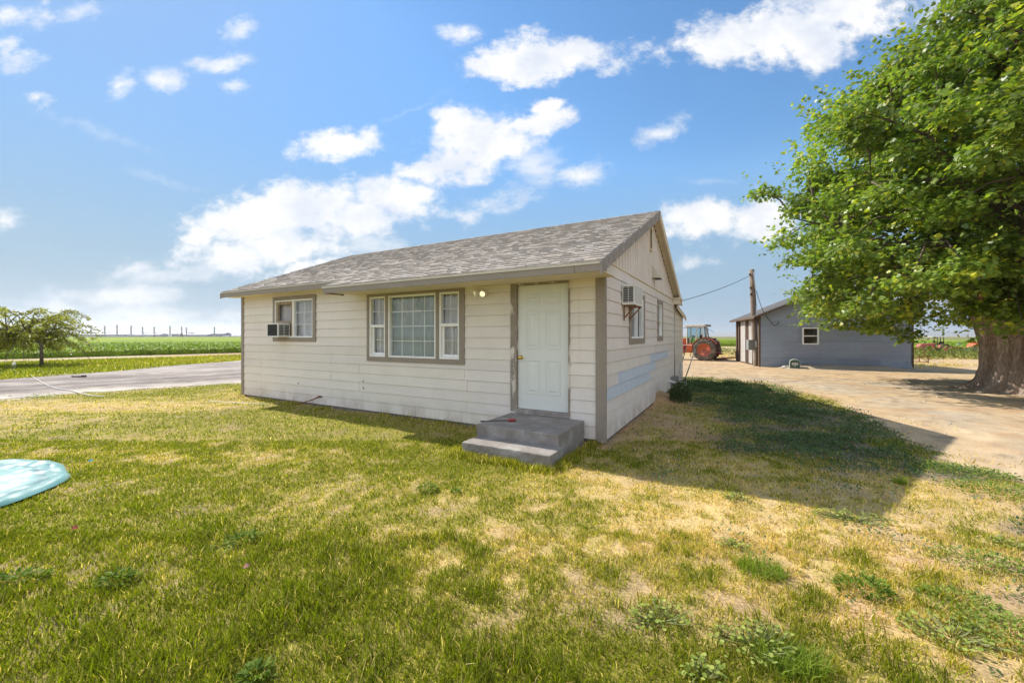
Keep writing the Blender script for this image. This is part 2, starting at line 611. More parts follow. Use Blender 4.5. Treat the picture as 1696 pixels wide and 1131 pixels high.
M['foundation'] = mat('foundation_concrete', (.20, .19, .18), .9, .15, 6, bump=.4, bscale=40)
M['shingle'] = mat('weathered_grey_shingles', (1, 1, 1), .9, .04, 3, bump=.5, bscale=160, bdist=.004, attr=True, fine=.1, fscale=110, spec=.25)
M['drip'] = mat('cream_metal_drip_edge', (.58, .54, .44), .45, .06, 5)
M['rust'] = mat('rusty_iron', (.20, .085, .04), .85, .3, 9, bump=.3, bscale=60)
M['dark_metal'] = mat('dark_iron', (.05, .045, .04), .6, .25, 9)
M['black'] = mat('black_rubber', (.02, .02, .02), .7, .1, 9)
M['tyre'] = mat('dusty_tyre', (.10, .085, .07), .9, .2, 5, col2=(.27, .22, .16), c2scale=4, c2lo=.45, c2hi=.65, c2amt=.7)
M['red_paint'] = mat('faded_tractor_red', (.52, .10, .025), .5, .14, 4, col2=(.42, .16, .08), c2scale=5, c2lo=.55, c2hi=.75, c2amt=.5)
M['red_dark'] = mat('dark_red_paint', (.30, .035, .03), .5, .14, 4)
M['wheel_red'] = mat('dusty_orange_rim', (.46, .13, .07), .65, .15, 4)
M['tractor_glass'] = glass_mat('tractor_glass', (.80, .88, .90), 1.3)
M['pole'] = mat('weathered_pole_wood', (.20, .15, .115), .9, .35, 5, (6, 6, .4), .6, 30, bstretch=(4, 4, .3), bdist=.02, col2=(.36, .30, .25), c2scale=6, c2lo=.5, c2hi=.65, c2stretch=(5, 5, .4), c2amt=.8)
M['box_grey'] = mat('grey_steel_cabinet', (.24, .25, .25), .5, .08, 5)
M['green_box'] = mat('dark_green_pedestal', (.075, .12, .095), .55, .1, 5)
M['green_box_rim'] = mat('pale_green_cap', (.42, .48, .42), .5, .08, 5)
M['label'] = mat('white_sticker', (.75, .76, .74), .5, .05, 9)
M['ink'] = mat('dark_print', (.08, .08, .09), .6, 0)
M['corr'] = mat('galvanised_corrugated_steel', (.285, .33, .425), .5, .10, 1.2, (.5, 1, 3), attr=True, metal=.25, col2=(.26, .21, .17), c2scale=1.3, c2lo=.64, c2hi=.8, c2amt=.5, fine=.08, fscale=14)
M['brown_wood'] = mat('brown_barn_timber', (.115, .075, .05), .85, .25, 6, (5, 5, .6), .3, 40)
M['pale_board'] = mat('pale_painted_board', (.44, .42, .40), .75, .12, 4, (1, 1, .5), col2=(.42, .36, .3), c2scale=4, c2lo=.55, c2hi=.75, c2amt=.6)
M['barn_roof'] = mat('old_barn_roofing', (.085, .08, .075), .8, .2, 5)
M['bark'] = mat('furrowed_maple_bark', (1, 1, 1), .95, .3, 7, (3, 3, .5), 1.0, 9, attr=True, bstretch=(3.4, 3.4, .5), bdist=.12, fine=.38, fscale=14, spec=.2)
M['limb'] = mat('grey_brown_branch_bark', (.125, .095, .07), .9, .25, 6, bump=.5, bscale=30)
M['leaf'] = mat('maple_leaves', (1, 1, 1), .42, 0, attr=True, trans=.45, spec=.6)
M['leaf_small'] = mat('small_tree_leaves', (1, 1, 1), .55, 0, attr=True, trans=.35, spec=.3)
M['grass'] = mat('grass_blades', (1, 1, 1), .6, 0, attr=True, trans=.45, spec=.25)
M['weed'] = mat('weed_leaves', (1, 1, 1), .7, 0, attr=True, trans=.35, spec=.15)
M['crop'] = mat('crop_leaves', (1, 1, 1), .55, .25, .5, (1, 1, 1), attr=True, trans=.3, spec=.25)
M['crop_far'] = mat('crop_canopy', (1, 1, 1), .9, .3, .25, (1, 1, 1), .8, 2.5, attr=True, bdist=.25, fine=.3, fscale=1.6, spec=.1)
M['ground'] = mat('lawn_soil', (1, 1, 1), .95, .16, 3.0, attr=True, bump=.8, bscale=45, bdist=.012, fine=.38, fscale=70, spec=.15)
M['dirt'] = mat('packed_dirt', (1, 1, 1), .95, .15, 1.6, attr=True, bump=.7, bscale=40, bdist=.012, fine=.2, fscale=60, spec=.15)
M['gravel'] = mat('gravel_road_surface', (1, 1, 1), .95, .14, 1.2, attr=True, bump=.9, bscale=30, bdist=.02, fine=.3, fscale=34, spec=.2)
M['stone'] = mat('small_stones', (.34, .31, .28), .9, .3, 8)
M['pool'] = mat('turquoise_vinyl', (.15, .55, .52), .32, .07, 4, spec=.5, attr=True)
M['hose'] = mat('dull_white_hose', (.55, .54, .50), .5, .1, 7)
M['pvc'] = mat('white_pipe', (.78, .77, .74), .4, .05, 7)
M['hill'] = mat('dry_far_hills', (.22, .21, .17), .95, .15, .002)
M['factory'] = mat('pale_factory_metal', (.26, .26, .33), .6, .08, .05)
M['factory_dark'] = mat('grey_factory_walls', (.14, .15, .22), .7, .15, .08)
M['stack'] = mat('weathered_stack_steel', (.42, .41, .40), .6, .2, .3)
M['far_tree'] = mat('far_dark_foliage', (.06, .085, .05), .9, .3, .3)
M['lamp_glow'] = emit_mat('lit_bulb', (1.0, .80, .36), 1.0)
# ------------------------------------------------------------------ layout of the place
HC = np.array([1.334, 5.819])                 # front right corner of the house
HTH = math.atan2(FPX, 1188.0)
EX = np.array([math.cos(HTH), -math.sin(HTH)])
EY = np.array([math.sin(HTH), math.cos(HTH)])


def hloc(x, y):
    dx, dy = x - HC[0], y - HC[1]
    return dx * EX[0] + dy * EX[1], dx * EY[0] + dy * EY[1]


def hworld(lx, ly):
    p = HC + EX * lx + EY * ly
    return float(p[0]), float(p[1])


def pline(x, y, pts):
    """signed distance to a polyline, positive on its left"""
    best = np.full(np.shape(x), 1e9); sgn = np.ones(np.shape(x))
    for (ax, ay), (bx, by) in zip(pts[:-1], pts[1:]):
        dx, dy = bx - ax, by - ay
        t = np.clip(((x - ax) * dx + (y - ay) * dy) / (dx * dx + dy * dy), 0, 1)
        d = np.hypot(x - ax - t * dx, y - ay - t * dy)
        s = np.sign(dx * (y - ay) - dy * (x - ax))
        m = d < best - 1e-6
        best = np.where(m, d, best); sgn = np.where(m, s, sgn)
    return best * sgn


YARD = [(6.3, -6), (5.9, 0), (5.35, 2.6), (5.2, 4.1), (5.35, 4.9), (6.0, 6.3), (6.9, 8.3), (7.7, 10.5), (8.0, 12.6), (7.2, 14.6), (5.0, 16), (1, 18.5), (-6, 22)]
ROAD_NEAR = [(-40, -4), (-24, 3.2), (-16, 7.9), (-12.3, 9.75), (-11.5, 10.9), (-8.9, 13.2), (-7.2, 16), (-6.2, 20), (-5, 24), (-4, 40)]
ROAD_FAR = [(-60, -2), (-34, 7), (-23, 11.4), (-18.1, 14.3), (-17.5, 17.8), (-17.7, 21.3), (-17.2, 25.6), (-14, 33), (-8, 48)]
STRIP = [(-75, -14), (-50, 4), (-30.4, 23.8), (-22.3, 33.0), (-12, 50), (-4, 60)]
CROP = [(-120, -40), (-54, 6.5), (-34.4, 27), (-25.5, 38), (-14, 54), (-2, 63), (20, 66), (37, 63), (46, 44), (70, 34), (140, 20)]


def blobs(x, y, lst):
    r = np.zeros(np.shape(x))
    for (cx, cy, rx, ry, w) in lst:
        r = np.maximum(r, w * np.exp(-(((x - cx) / rx) ** 2 + ((y - cy) / ry) ** 2)))
    return r


DRY = [(2.0, 3.45, 1.5, .95, .95), (.9, 4.15, 1.0, .7, .65), (3.0, 3.1, 1.3, 1.1, .85), (2.5, 2.3, .8, .7, .6), (-9.5, 9.0, 4.5, 1.0, .85), (-8.3, 7.4, 1.6, .5, .5),
       (-5.4, 10.6, 2.2, 1.2, .5), (.1, 3.1, 1.1, .55, .4), (-1.2, 3.9, 1.4, .6, .3), (-3.6, 5.2, 1.8, .35, .35), (2.6, 4.7, .8, .5, .7), (4.2, 4.0, 1.4, .8, .8), (-13, 8.3, 3, 1, .6)]
LUSH = [(-4.6, 8.0, 2.1, 1.1, 1), (-2.6, 6.6, 2.0, .8, .8), (-1.8, 2.0, 2.2, .55, .7), (.55, 1.95, 1.0, .4, .75), (-.6, 5.1, 1.2, .5, .55), (1.4, 4.9, .7, .35, .4), (-4, 3.4, 1.5, .6, .4)]
BARE = [(2.9, 2.75, .45, .25, .7), (2.35, 2.95, .35, .18, .6), (1.95, 2.25, .3, .2, .55), (3.6, 3.5, .6, .3, .6), (3.3, 2.3, .8, 1.2, .65), (4.3, 3.1, 1.0, .8, .55), (4.4, 4.15, .6, .45, .35), (3.5, 9.6, 1.1, 1.0, 1.0), (2.9, 7.2, .55, 1.8, .9), (2.0, 5.6, .6, .45, .8), (2.2, 3.3, .35, .2, .3), (1.7, 2.7, .25, .2, .4), (1.2, 2.15, .3, .2, .35), (3.9, 7.6, .5, .5, .6)]
COVER = [(4.5, 5.9, 1.2, 1.1, 1.0), (5.6, 8.2, 1.3, 2.2, 1.0), (3.5, 5.6, .7, .45, .8), (6.3, 12.3, 1.3, 2.4, .9), (5.0, 4.55, .55, .35, 1.0), (5.3, 4.0, .35, .3, .7), (4.4, 3.15, .5, .35, .4), (3.6, 2.3, .7, .35, .45), (4.6, 10.5, .7, 1.0, .6)]


def params(x, y):
    x = np.asarray(x, float); y = np.asarray(y, float)
    n1 = fbm(x * .55, y * .8, 3); n2 = fbm(x * 1.7, y * 2.2, 9); n3 = fbm(x * 5, y * 5, 21, 3); n4 = fbm(x * 12, y * 12, 22, 2)
    lx, ly = hloc(x, y)
    dry = .11 + .13 * sstep(-1.5, 1.5, x) + blobs(x, y, DRY) * .75 - blobs(x, y, LUSH) * .6 + (n1 - .5) * .38 + (n2 - .5) * (.38 + .42 * sstep(-1, 1.5, x)) + (n3 - .5) * .85 + (n4 - .5) * .7
    dry = np.clip(dry, 0, 1)
    bare = blobs(x, y, BARE) + (n2 - .5) * .7 + (n3 - .5) * .5
    wall_f = np.where((lx > -9.9) & (lx < .2) & (ly < .1), np.exp(-np.clip(-ly, 0, 9) / .22), 0)
    wall_s = np.where((ly > -.3) & (ly < 10) & (lx > -.1), np.exp(-np.clip(lx, 0, 9) / .45), 0)
    bare = np.clip(np.maximum(bare, np.maximum(wall_f * .8, wall_s) + (n3 - .5) * .5), 0, 1)
    cover = np.clip(blobs(x, y, COVER) * 1.25 + (n2 - .5) * 1.0 + (n3 - .5) * .7 - .1, 0, 1)
    yard = -pline(x, y, YARD) + (n2 - .5) * .7 + (n3 - .5) * .35      # >0 inside the dirt yard
    rn = pline(x, y, ROAD_NEAR) + (n2 - .5) * .6                        # >0 beyond the near edge
    rf = -pline(x, y, ROAD_FAR) + (n2 - .5) * .6                        # >0 before the far edge
    road = np.minimum(rn, rf)
    st = pline(x, y, STRIP); cr = pline(x, y, CROP)
    strip = np.minimum(st, -cr) + (n2 - .5) * .8
    inhouse = (lx > -9.6) & (lx < 0) & (ly > 0) & (ly < 9.6)
    return dict(dry=dry, bare=bare, cover=cover, yard=yard, road=road, strip=strip, crop=cr, lx=lx, ly=ly, inhouse=inhouse, n1=n1, n2=n2, n3=n3, st=st)


def mixv(a, b, t):
    a = np.asarray(a); b = np.asarray(b)
    t = np.asarray(t)[..., None]
    return a * (1 - t) + b * t


def yard_colour(x, y, p):
    n = fbm(x * .23, y * .5, 41); m = fbm(x * .9, y * 2.6, 47); k = fbm(x * 3, y * 3, 53)
    tan = np.array([.47, .335, .19]); grey = np.array([.38, .315, .235]); red = np.array([.40, .25, .13]); pale = np.array([.55, .43, .28])
    # two worn tracks curving along the lawn edge
    e = p['yard']
    tr = np.exp(-((e - 1.6) / .8) ** 2) + .8 * np.exp(-((e - 3.9) / .7) ** 2)
    c = mixv(np.broadcast_to(tan, x.shape + (3,)), grey, np.clip(tr * .7 + (n - .5) * 1.6, 0, 1))
    c = mixv(c, red, np.clip((m - .52) * 3.2, 0, .75))
    c = mixv(c, pale, np.clip((k - .55) * 3, 0, .6))
    rut = np.exp(-((e - 2.6) / .16) ** 2) + np.exp(-((e - 4.3) / .16) ** 2) + .7 * np.exp(-((e - 6.4) / .2) ** 2) + .7 * np.exp(-((e - 8.0) / .2) ** 2)
    c = mixv(c, [.30, .22, .15], np.clip(rut * (k * 2.2 - .6), 0, .8))
    spk = fbm(x * 9, y * 9, 58, 3)
    c = mixv(c, [.24, .18, .13], np.clip((spk - .62) * 6, 0, .7))
    # dry grass and weeds well away from the tracks
    wild = sstep(14.5, 22, x) * sstep(7, 12, y) * np.clip((fbm(x * .5, y * .9, 77) - .38) * 4, 0, 1)
    c = mixv(c, [.40, .30, .13], wild * .7)
    grn = sstep(24, 34, y) * sstep(16, 26, x) * np.clip((fbm(x * .35, y * .6, 79) - .42) * 6, 0, 1)
    c = mixv(c, [.13, .16, .045], grn)
    return c


def road_colour(x, y, p):
    d = pline(x, y, ROAD_NEAR)
    n = fbm(x * .4, y * .4, 61); k = fbm(x * 2.2, y * 2.2, 67); q = fbm(x * 6, y * 6, 68, 3)
    base = np.array([.36, .315, .28]); dark = np.array([.15, .125, .115]); pale = np.array([.60, .53, .43])
    g = np.exp(-((d - 2.0) / .75) ** 2) + .8 * np.exp(-((d - 3.4) / .5) ** 2) + .45 * np.exp(-((d - 5.4) / .6) ** 2)
    c = mixv(np.broadcast_to(base, x.shape + (3,)), dark, np.clip(g * (.6 + k * .9) + (n - .5) * 1.4 + (q - .5) * .6, 0, 1))
    c = mixv(c, pale, np.clip(np.exp(-np.clip(d, 0, 99) / .8) * 1.1 + (k - .6) * 1.4, 0, 1))
    c = mixv(c, dark * .8, np.clip((q - .62) * 5, 0, .6))
    return c


def ground_colour(x, y, p):
    thatch = np.array([.50, .365, .155]); soil = np.array([.42, .29, .17]); redsoil = np.array([.46, .265, .14]); green = np.array([.19, .18, .022])
    c = mixv(np.broadcast_to(green, x.shape + (3,)), thatch, np.clip(.12 + 1.1 * p['dry'], 0, 1))
    c = mixv(c, mixv(np.broadcast_to(soil, x.shape + (3,)), redsoil, np.clip((p['n1'] - .4) * 3, 0, 1)), p['bare'])
    c = mixv(c, [.155, .13, .105], np.clip(p['cover'] * 1.1, 0, .92))
    # the grass verge beyond the drive
    verge = sstep(-.3, .6, pline(x, y, ROAD_FAR)) * (1 - sstep(0, 1, p['st']))
    dry2 = np.clip(fbm(x * .16, y * .3, 71) * 1.9 - .45 + sstep(18, 30, y) * .25, 0, 1)
    c = np.where(verge[..., None] > .02, mixv(c, mixv(np.broadcast_to(np.array([.20, .235, .035]), x.shape + (3,)), [.42, .34, .11], dry2), verge), c)
    c = mixv(c, mixv(np.broadcast_to(np.array([.50, .41, .28]), x.shape + (3,)), [.42, .33, .2], np.clip(p['n2'] * 1.6 - .4, 0, 1)), sstep(0, .5, p['strip']))
    c = mixv(c, road_colour(x, y, p), sstep(-.25, .25, p['road']))
    c = mixv(c, yard_colour(x, y, p), sstep(-.3, .35, p['yard']))
    far = np.clip(fbm(x * .004, y * .02, 91) * 2 - .5, 0, 1)
    fc = mixv(np.broadcast_to(np.array([.14, .18, .05]), x.shape + (3,)), [.28, .24, .12], far)
    c = mixv(c, fc, sstep(0, 4, p['crop']))
    return c


def hz(x, y):
    """small unevenness of the lawn (never above zero), with the dirt heaped by the side wall"""
    p = fbm(x * .8, y * .8, 5, 3)
    inside = sstep(.4, 1.4, pline(x, y, YARD)) * sstep(.4, 1.4, -pline(x, y, ROAD_NEAR))
    z = -.045 * p * inside
    z = z + .24 * np.exp(-(((x - 3.55) / .42) ** 2 + ((y - 9.75) / .5) ** 2))
    z = z + .05 * (fbm(x * 2.4, y * 2.4, 8, 3) - .5) * inside
    return z


def axis(lo, hi, step, far_lo, far_hi, g=1.16):
    a = list(np.arange(lo, hi + 1e-6, step))
    s = step; v = hi
    while v < far_hi:
        s *= g; v += s; a.append(v)
    s = step; v = lo
    while v > far_lo:
        s *= g; v -= s; a.insert(0, v)
    return np.array(a)


gx = axis(-6.5, 6.8, .045, -9000, 9000)
gy = axis(1.0, 9.5, .045, -9000, 9000)
X, Y = np.meshgrid(gx, gy)
P = params(X, Y)
Z = hz(X, Y)
gc = ground_colour(X, Y, P)
ground = tris_mesh('ground', np.stack([X, Y, Z], -1).reshape(-1, 3), grid_faces(len(gx), len(gy)), M['ground'], None, gc.reshape(-1, 3), True)
tag(ground, kind='structure')


def sheet(name, x0, x1, y0, y1, step, keep, colour, m, z=.006, growx=None):
    xs = np.arange(x0, x1, step); ys = np.arange(y0, y1, step)
    X, Y = np.meshgrid(xs, ys)
    p = params(X, Y)
    k = keep(X, Y, p)
    c = colour(X, Y, p)
    f = grid_faces(len(xs), len(ys))
    ok = k.reshape(-1)[f].all(1)
    f = f[ok]
    used = np.unique(f)
    re = np.full(X.size, -1); re[used] = np.arange(len(used))
    zz = z + .02 * (fbm(X * 1.5, Y * 1.5, 31, 3) - .3) * sstep(.2, 1.2, np.maximum(p['yard'], p['road']))
    vs = np.stack([X, Y, np.maximum(zz, z * .7)], -1).reshape(-1, 3)[used]
    o = tris_mesh(name, vs, re[f], m, None, c.reshape(-1, 3)[used], True)
    return tag(o, kind='structure')


sheet('dirt_road', -6, 46, -3, 62, .16, lambda x, y, p: (p['yard'] > 0) & (p['crop'] < .5) & (p['road'] < 0), yard_colour, M['dirt'])
sheet('gravel_road', -42, 0, -3, 48, .16, lambda x, y, p: (p['road'] > 0) & (p['yard'] < .1), road_colour, M['gravel'], .01)


# ------------------------------------------------------------------ grass (nobody could count it)
def blades(x, y, h, w, lean, colr, seg2, tilt=None):
    """arrays -> verts, tris, colours; each blade bends over along its own heading"""
    n = len(x)
    a = rng.uniform(0, 2 * np.pi, n)
    hd = rng.uniform(0, 2 * np.pi, n)
    z0 = hz(x, y) - .004
    dx, dy = np.cos(a) * w / 2, np.sin(a) * w / 2
    lx, ly = np.cos(hd) * h * lean, np.sin(hd) * h * lean
    b0 = np.stack([x - dx, y - dy, z0], -1); b1 = np.stack([x + dx, y + dy, z0], -1)
    tip = np.stack([x + lx, y + ly, z0 + h * np.sqrt(np.clip(1 - lean ** 2 * .6, .1, 1))], -1)
    if not seg2:
        v = np.stack([b0, b1, tip], 1).reshape(-1, 3)
        t = np.arange(n * 3).reshape(-1, 3)
        c = np.repeat(colr, 3, 0)
        return v, t, c
    mx, my, mz = x + lx * .32, y + ly * .32, z0 + (tip[:, 2] - z0) * .6
    m0 = np.stack([mx - dx * .8, my - dy * .8, mz], -1); m1 = np.stack([mx + dx * .8, my + dy * .8, mz], -1)
    v = np.stack([b0, b1, m0, m1, tip], 1).reshape(-1, 3)
    i = np.arange(n)[:, None] * 5
    t = np.concatenate([i + [0, 1, 3], i + [0, 3, 2], i + [2, 3, 4]], 0)
    return v, t, np.repeat(colr, 5, 0)


def join(parts):
    vs, ts, cs, b = [], [], [], 0
    for v, t, c in parts:
        vs.append(v); ts.append(t + b); cs.append(c); b += len(v)
    return np.concatenate(vs), np.concatenate(ts), np.concatenate(cs)


POOL = (-6.05, 3.62, 1.38)


def scatter(n, y0, y1, side=1.34, pad=.5):
    """random spots on the ground between two distances, wider than the view"""
    y = np.sqrt(rng.uniform(y0 ** 2, y1 ** 2, n))
    x = rng.uniform(-1, 1, n) * (y * side + pad)
    return x, y


def grass_colour(p, n, dryness, deadmin=.06):
    lush = np.array([.20, .228, .012]); mid = np.array([.365, .345, .020]); straw = np.array([.72, .51, .18]); pale = np.array([.80, .64, .32])
    r = rng.random(n)
    d = np.clip(dryness + (r - .5) * .5, 0, 1)
    c = mixv(mixv(np.broadcast_to(lush, (n, 3)), mid, np.clip(d * 2.2, 0, 1)), straw, np.clip(d * 1.9 - .9, 0, 1))
    dead = rng.random(n) < (deadmin + .28 * np.clip(dryness, 0, 1))
    c = np.where(dead[:, None], mixv(np.broadcast_to(straw, (n, 3)), pale, rng.random(n)), c)
    return c * rng.uniform(.42, 1.42, n)[:, None]


def lawn_blades(n, y0, y1, wmin, wmax, hscale, seg2):
    x, y = scatter(n, y0, y1)
    p = params(x, y)
    ok = (p['yard'] < .05) & (p['road'] < .05) & ~p['inhouse']
    ok &= rng.random(len(x)) > p['bare'] * .95
    ok &= rng.random(len(x)) > p['cover'] * .85
    ok &= ((x - POOL[0]) ** 2 + (y - POOL[1]) ** 2) > POOL[2] ** 2
    st = (p['lx'] > -1.6) & (p['lx'] < -.15) & (p['ly'] > -1.5) & (p['ly'] < .1)
    ok &= ~st
    # tufty growth: thin between the clumps where it is dry
    cl = fbm(x * 9, y * 9, 33, 3)
    ok &= rng.random(len(x)) < np.clip(.30 + (cl - .42) * 4.5 * (.25 + p['dry']) + (1 - p['dry']) * .6, .05, 1)
    x, y = x[ok], y[ok]
    p = {k: v[ok] for k, v in p.items()}
    n = len(x)
    tuft = sstep(.52, .68, fbm(x * 4.5, y * 4.5, 35, 3)) * (1 - .5 * p['dry'])
    near = sstep(4.5, 2.2, y)
    h = (.018 + .020 * rng.random(n) + tuft * (.018 + .045 * near) * rng.random(n) + .012 * (1 - p['dry'])) * hscale
    w = rng.uniform(wmin, wmax, n)
    lean = rng.uniform(.15, 1.0, n)
    return blades(x, y, h, w, lean, grass_colour(p, n, p['dry'] - tuft * .35 * near), seg2)


gparts = [lawn_blades(150000, 1.2, 3.2, .0035, .0068, 1.08, True),
          lawn_blades(190000, 3.2, 6.0, .006, .012, 1.0, False),
          lawn_blades(230000, 6.0, 16.0, .010, .020, 1.0, False)]
# straggling grass creeping out on to the edge of the dirt
n = 26000
y = rng.uniform(2.5, 16, n); x = rng.uniform(4.8, 10, n)
p = params(x, y)
ok = (p['yard'] > -.1) & (p['yard'] < 1.3) & (rng.random(n) < np.clip((fbm(x * 2.2, y * 2.2, 44, 3) - .5) * 7, 0, 1) * np.exp(-np.clip(p['yard'], 0, 9) / .5))
x, y = x[ok], y[ok]; n = len(x)
v0, t0, c0 = blades(x, y, rng.uniform(.03, .09, n), rng.uniform(.007, .013, n), rng.uniform(.2, .95, n), grass_colour(None, n, .25 + .75 * rng.random(n)), False)
v0[:, 2] = np.maximum(v0[:, 2], .004)
gparts.append((v0, t0, c0))
# longer uncut blades against the steps and along the foot of the walls
n = 16000
k = rng.integers(0, 4, n)
u = rng.random(n)
off = np.abs(rng.normal(size=n)) * .07
lx = np.where(k == 0, -1.62 + u * 1.5, np.where(k == 1, -.19 + off, np.where(k == 2, -1.56 - off, -9.6 + u * 8.0)))
ly = np.where(k == 0, -1.47 - off, np.where(k == 3, -.06 - off * 1.6, -1.45 + u * 1.4))
x = HC[0] + EX[0] * lx + EY[0] * ly; y = HC[1] + EX[1] * lx + EY[1] * ly
ok = (k != 3) | (fbm(x * 2.2, y * 2.2, 39, 3) > .5)
ok &= rng.random(n) < np.clip(fbm(x * 6, y * 6, 37, 3) * 2.2 - .55, 0, 1)
x, y = x[ok], y[ok]; n = len(x)
gparts.append(blades(x, y, rng.uniform(.04, .12, n), rng.uniform(.004, .008, n), rng.uniform(.15, .8, n), grass_colour(None, n, rng.random(n) * .55), True))
v, t, c = join(gparts)
lawn = tris_mesh('lawn_grass', v, t, M['grass'], None, c)
tag(lawn, kind='stuff', label='mown lawn of green and straw coloured grass around the house', cat='grass')

# verge beyond the drive: coarser grass
n = 90000
y = np.sqrt(rng.uniform(9.0 ** 2, 36.0 ** 2, n)); x = -rng.uniform(.42, 1.5, n) * y
p = params(x, y)
ok = (pline(x, y, ROAD_FAR) > -.1) & (p['st'] < .3)
x, y = x[ok], y[ok]
n = len(x)
dr = np.clip(fbm(x * .16, y * .3, 71) * 1.9 - .45 + sstep(18, 30, y) * .25, 0, 1)
v, t, c = blades(x, y, rng.uniform(.04, .15, n), rng.uniform(.03, .05, n), rng.uniform(.2, .9, n), grass_colour(None, n, dr * .45 - .05, .02), False)
tag(tris_mesh('verge_grass', v, t, M['grass'], None, c), kind='stuff', label='rough grass verge between the gravel drive and the crop field', cat='grass')


# low leafy weeds creeping over the bare side yard
def leaf_quads(x, y, z, s, colr, up=.75, ratio=.6):
    n = len(x)
    th = rng.uniform(0, 2 * np.pi, n); el = rng.uniform(.05, 1.1, n)
    t = np.stack([np.cos(th) * np.cos(el), np.sin(th) * np.cos(el), np.sin(el)], -1)
    b = np.stack([-np.sin(th), np.cos(th), rng.uniform(-.4, .4, n)], -1)
    c0 = np.stack([x, y, z], -1)
    s = s[:, None]
    v = np.stack([c0, c0 + t * s * .55 + b * s * ratio * .5, c0 + t * s, c0 + t * s * .55 - b * s * ratio * .5], 1).reshape(-1, 3)
    f = np.arange(n * 4).reshape(-1, 4)
    return v, f, np.repeat(colr, 4, 0)


n = 400000
x = rng.uniform(1.5, 8.8, n); y = rng.uniform(1.6, 16.0, n)
p = params(x, y)
lump = fbm(x * 3.2, y * 3.2, 55, 3)
ok = (rng.random(n) < p['cover'] * np.clip((lump - .27) * 3.6, .05, 1)) & (p['yard'] < .15) & ~p['inhouse']
x, y, lump = x[ok], y[ok], lump[ok]
n = len(x)
hgt = np.clip((lump - .38), 0, .4) * .38
z = hz(x, y) + rng.random(n) * hgt + .004
colr = mixv(np.broadcast_to(np.array([.06, .115, .045]), (n, 3)), [.15, .21, .09], rng.random(n)) * rng.uniform(.7, 1.25, n)[:, None]
v, t, c = leaf_quads(x, y, z, rng.uniform(.013, .030, n) * (1 + y / 16), colr)
tag(tris_mesh('ground_weeds', v, t, M['weed'], None, c), kind='stuff', label='creeping green weeds covering the dirt beside the house', cat='weeds')

# loose stones and straw bits on the dirt
n = 9000
x = rng.uniform(2, 30, n); y = rng.uniform(3, 24, n)
x2, y2 = -rng.uniform(4, 26, 5000), rng.uniform(6, 26, 5000)
x = np.concatenate([x, x2]); y = np.concatenate([y, y2])
p = params(x, y)
ok = ((p['yard'] > .0) & (rng.random(len(x)) < np.clip(p['n2'] * 2 - .5, .1, 1))) | (p['road'] > 0)
x, y = x[ok], y[ok]; n = len(x)
s = rng.uniform(.004, .011, n) * (1 + rng.random(n) ** 9 * 2.2)
o8 = np.array([(-1, -1, 0), (1, -.8, 0), (.9, 1, 0), (-.8, .9, 0), (-.5, -.6, 1), (.6, -.4, .9), (.4, .6, 1.1), (-.6, .5, .8)])
v = (np.stack([x, y, np.full(n, .004)], -1)[:, None, :] + o8[None] * s[:, None, None] * rng.uniform(.6, 1.3, (n, 1, 3))).reshape(-1, 3)
q = np.array([(4, 5, 6, 7), (0, 1, 5, 4), (1, 2, 6, 5), (2, 3, 7, 6), (3, 0, 4, 7)])
f = (np.arange(n)[:, None, None] * 8 + q[None]).reshape(-1, 4)
tag(tris_mesh('loose_gravel', v, f, M['stone']), kind='stuff', label='loose stones scattered over the gravel and dirt', cat='gravel')

# ------------------------------------------------------------------ crop field
azs = np.radians(np.linspace(-82, 82, 1100))
ca, sa = np.sin(azs), np.cos(azs)
edge = np.full(len(azs), np.nan)
for (ax, ay), (bx, by) in zip(CROP[:-1], CROP[1:]):
    dx, dy = bx - ax, by - ay
    den = ca * dy - sa * dx
    with np.errstate(divide='ignore', invalid='ignore'):
        tt = (ax * dy - ay * dx) / den
        ss = (ax * sa - ay * ca) / den
    ok = (tt > 5) & (ss >= 0) & (ss <= 1)
    edge = np.where(ok & (np.isnan(edge) | (tt < edge)), tt, edge)
edge = np.where(np.isnan(edge), 80, edge)
rings = np.concatenate([[0, .05, .4, .9], 1.5 * 1.17 ** np.arange(0, 45)])
rings = rings[rings < 1150]
RR = edge[None, :] + rings[:, None]
Xc, Yc = RR * ca[None], RR * sa[None]
Zc = .46 + .16 * (fbm(Xc * .9, Yc * .9, 95, 3) - .5) + .15 * (fbm(Xc * .08, Yc * .08, 96, 3) - .5)
Zc[0] = -.02
Zc[1] *= .8
Zc[-1] = -.1
tone = fbm(Xc * .05, Yc * .12, 97, 4); tone2 = fbm(Xc * .6, Yc * .6, 98, 3)
cc = mixv(np.broadcast_to(np.array([.15, .22, .018]), Xc.shape + (3,)), [.25, .31, .03], np.clip(tone * 1.4 + tone2 * .8 - .6, 0, 1))
right = sstep(.1, .4, np.broadcast_to(azs, Xc.shape)) * sstep(90, 260, RR)
cc = mixv(cc, mixv(np.broadcast_to(np.array([.15, .17, .06]), Xc.shape + (3,)), [.24, .21, .10], np.clip(fbm(Xc * .006, Yc * .02, 99) * 3 - 1, 0, 1)), right)
crop = tris_mesh('crop_field', np.stack([Xc, Yc, Zc], -1).reshape(-1, 3), grid_faces(len(azs), len(rings))[:, ::-1], M['crop_far'], None, cc.reshape(-1, 3), True)
tag(crop, kind='stuff', label='wide flat field of low green crop reaching to the horizon', cat='crop field')
n = 150000
i = rng.integers(0, len(azs), n)
r = edge[i] - .25 + rng.random(n) ** 1.8 * 42
a = azs[i] + rng.uniform(-.0013, .0013, n)
x, y = r * np.sin(a), r * np.cos(a)
vis = (np.abs(x) < y * 1.45) & ((a < -.5) | (a > .35))
x, y, r = x[vis], y[vis], r[vis]
n = len(x)
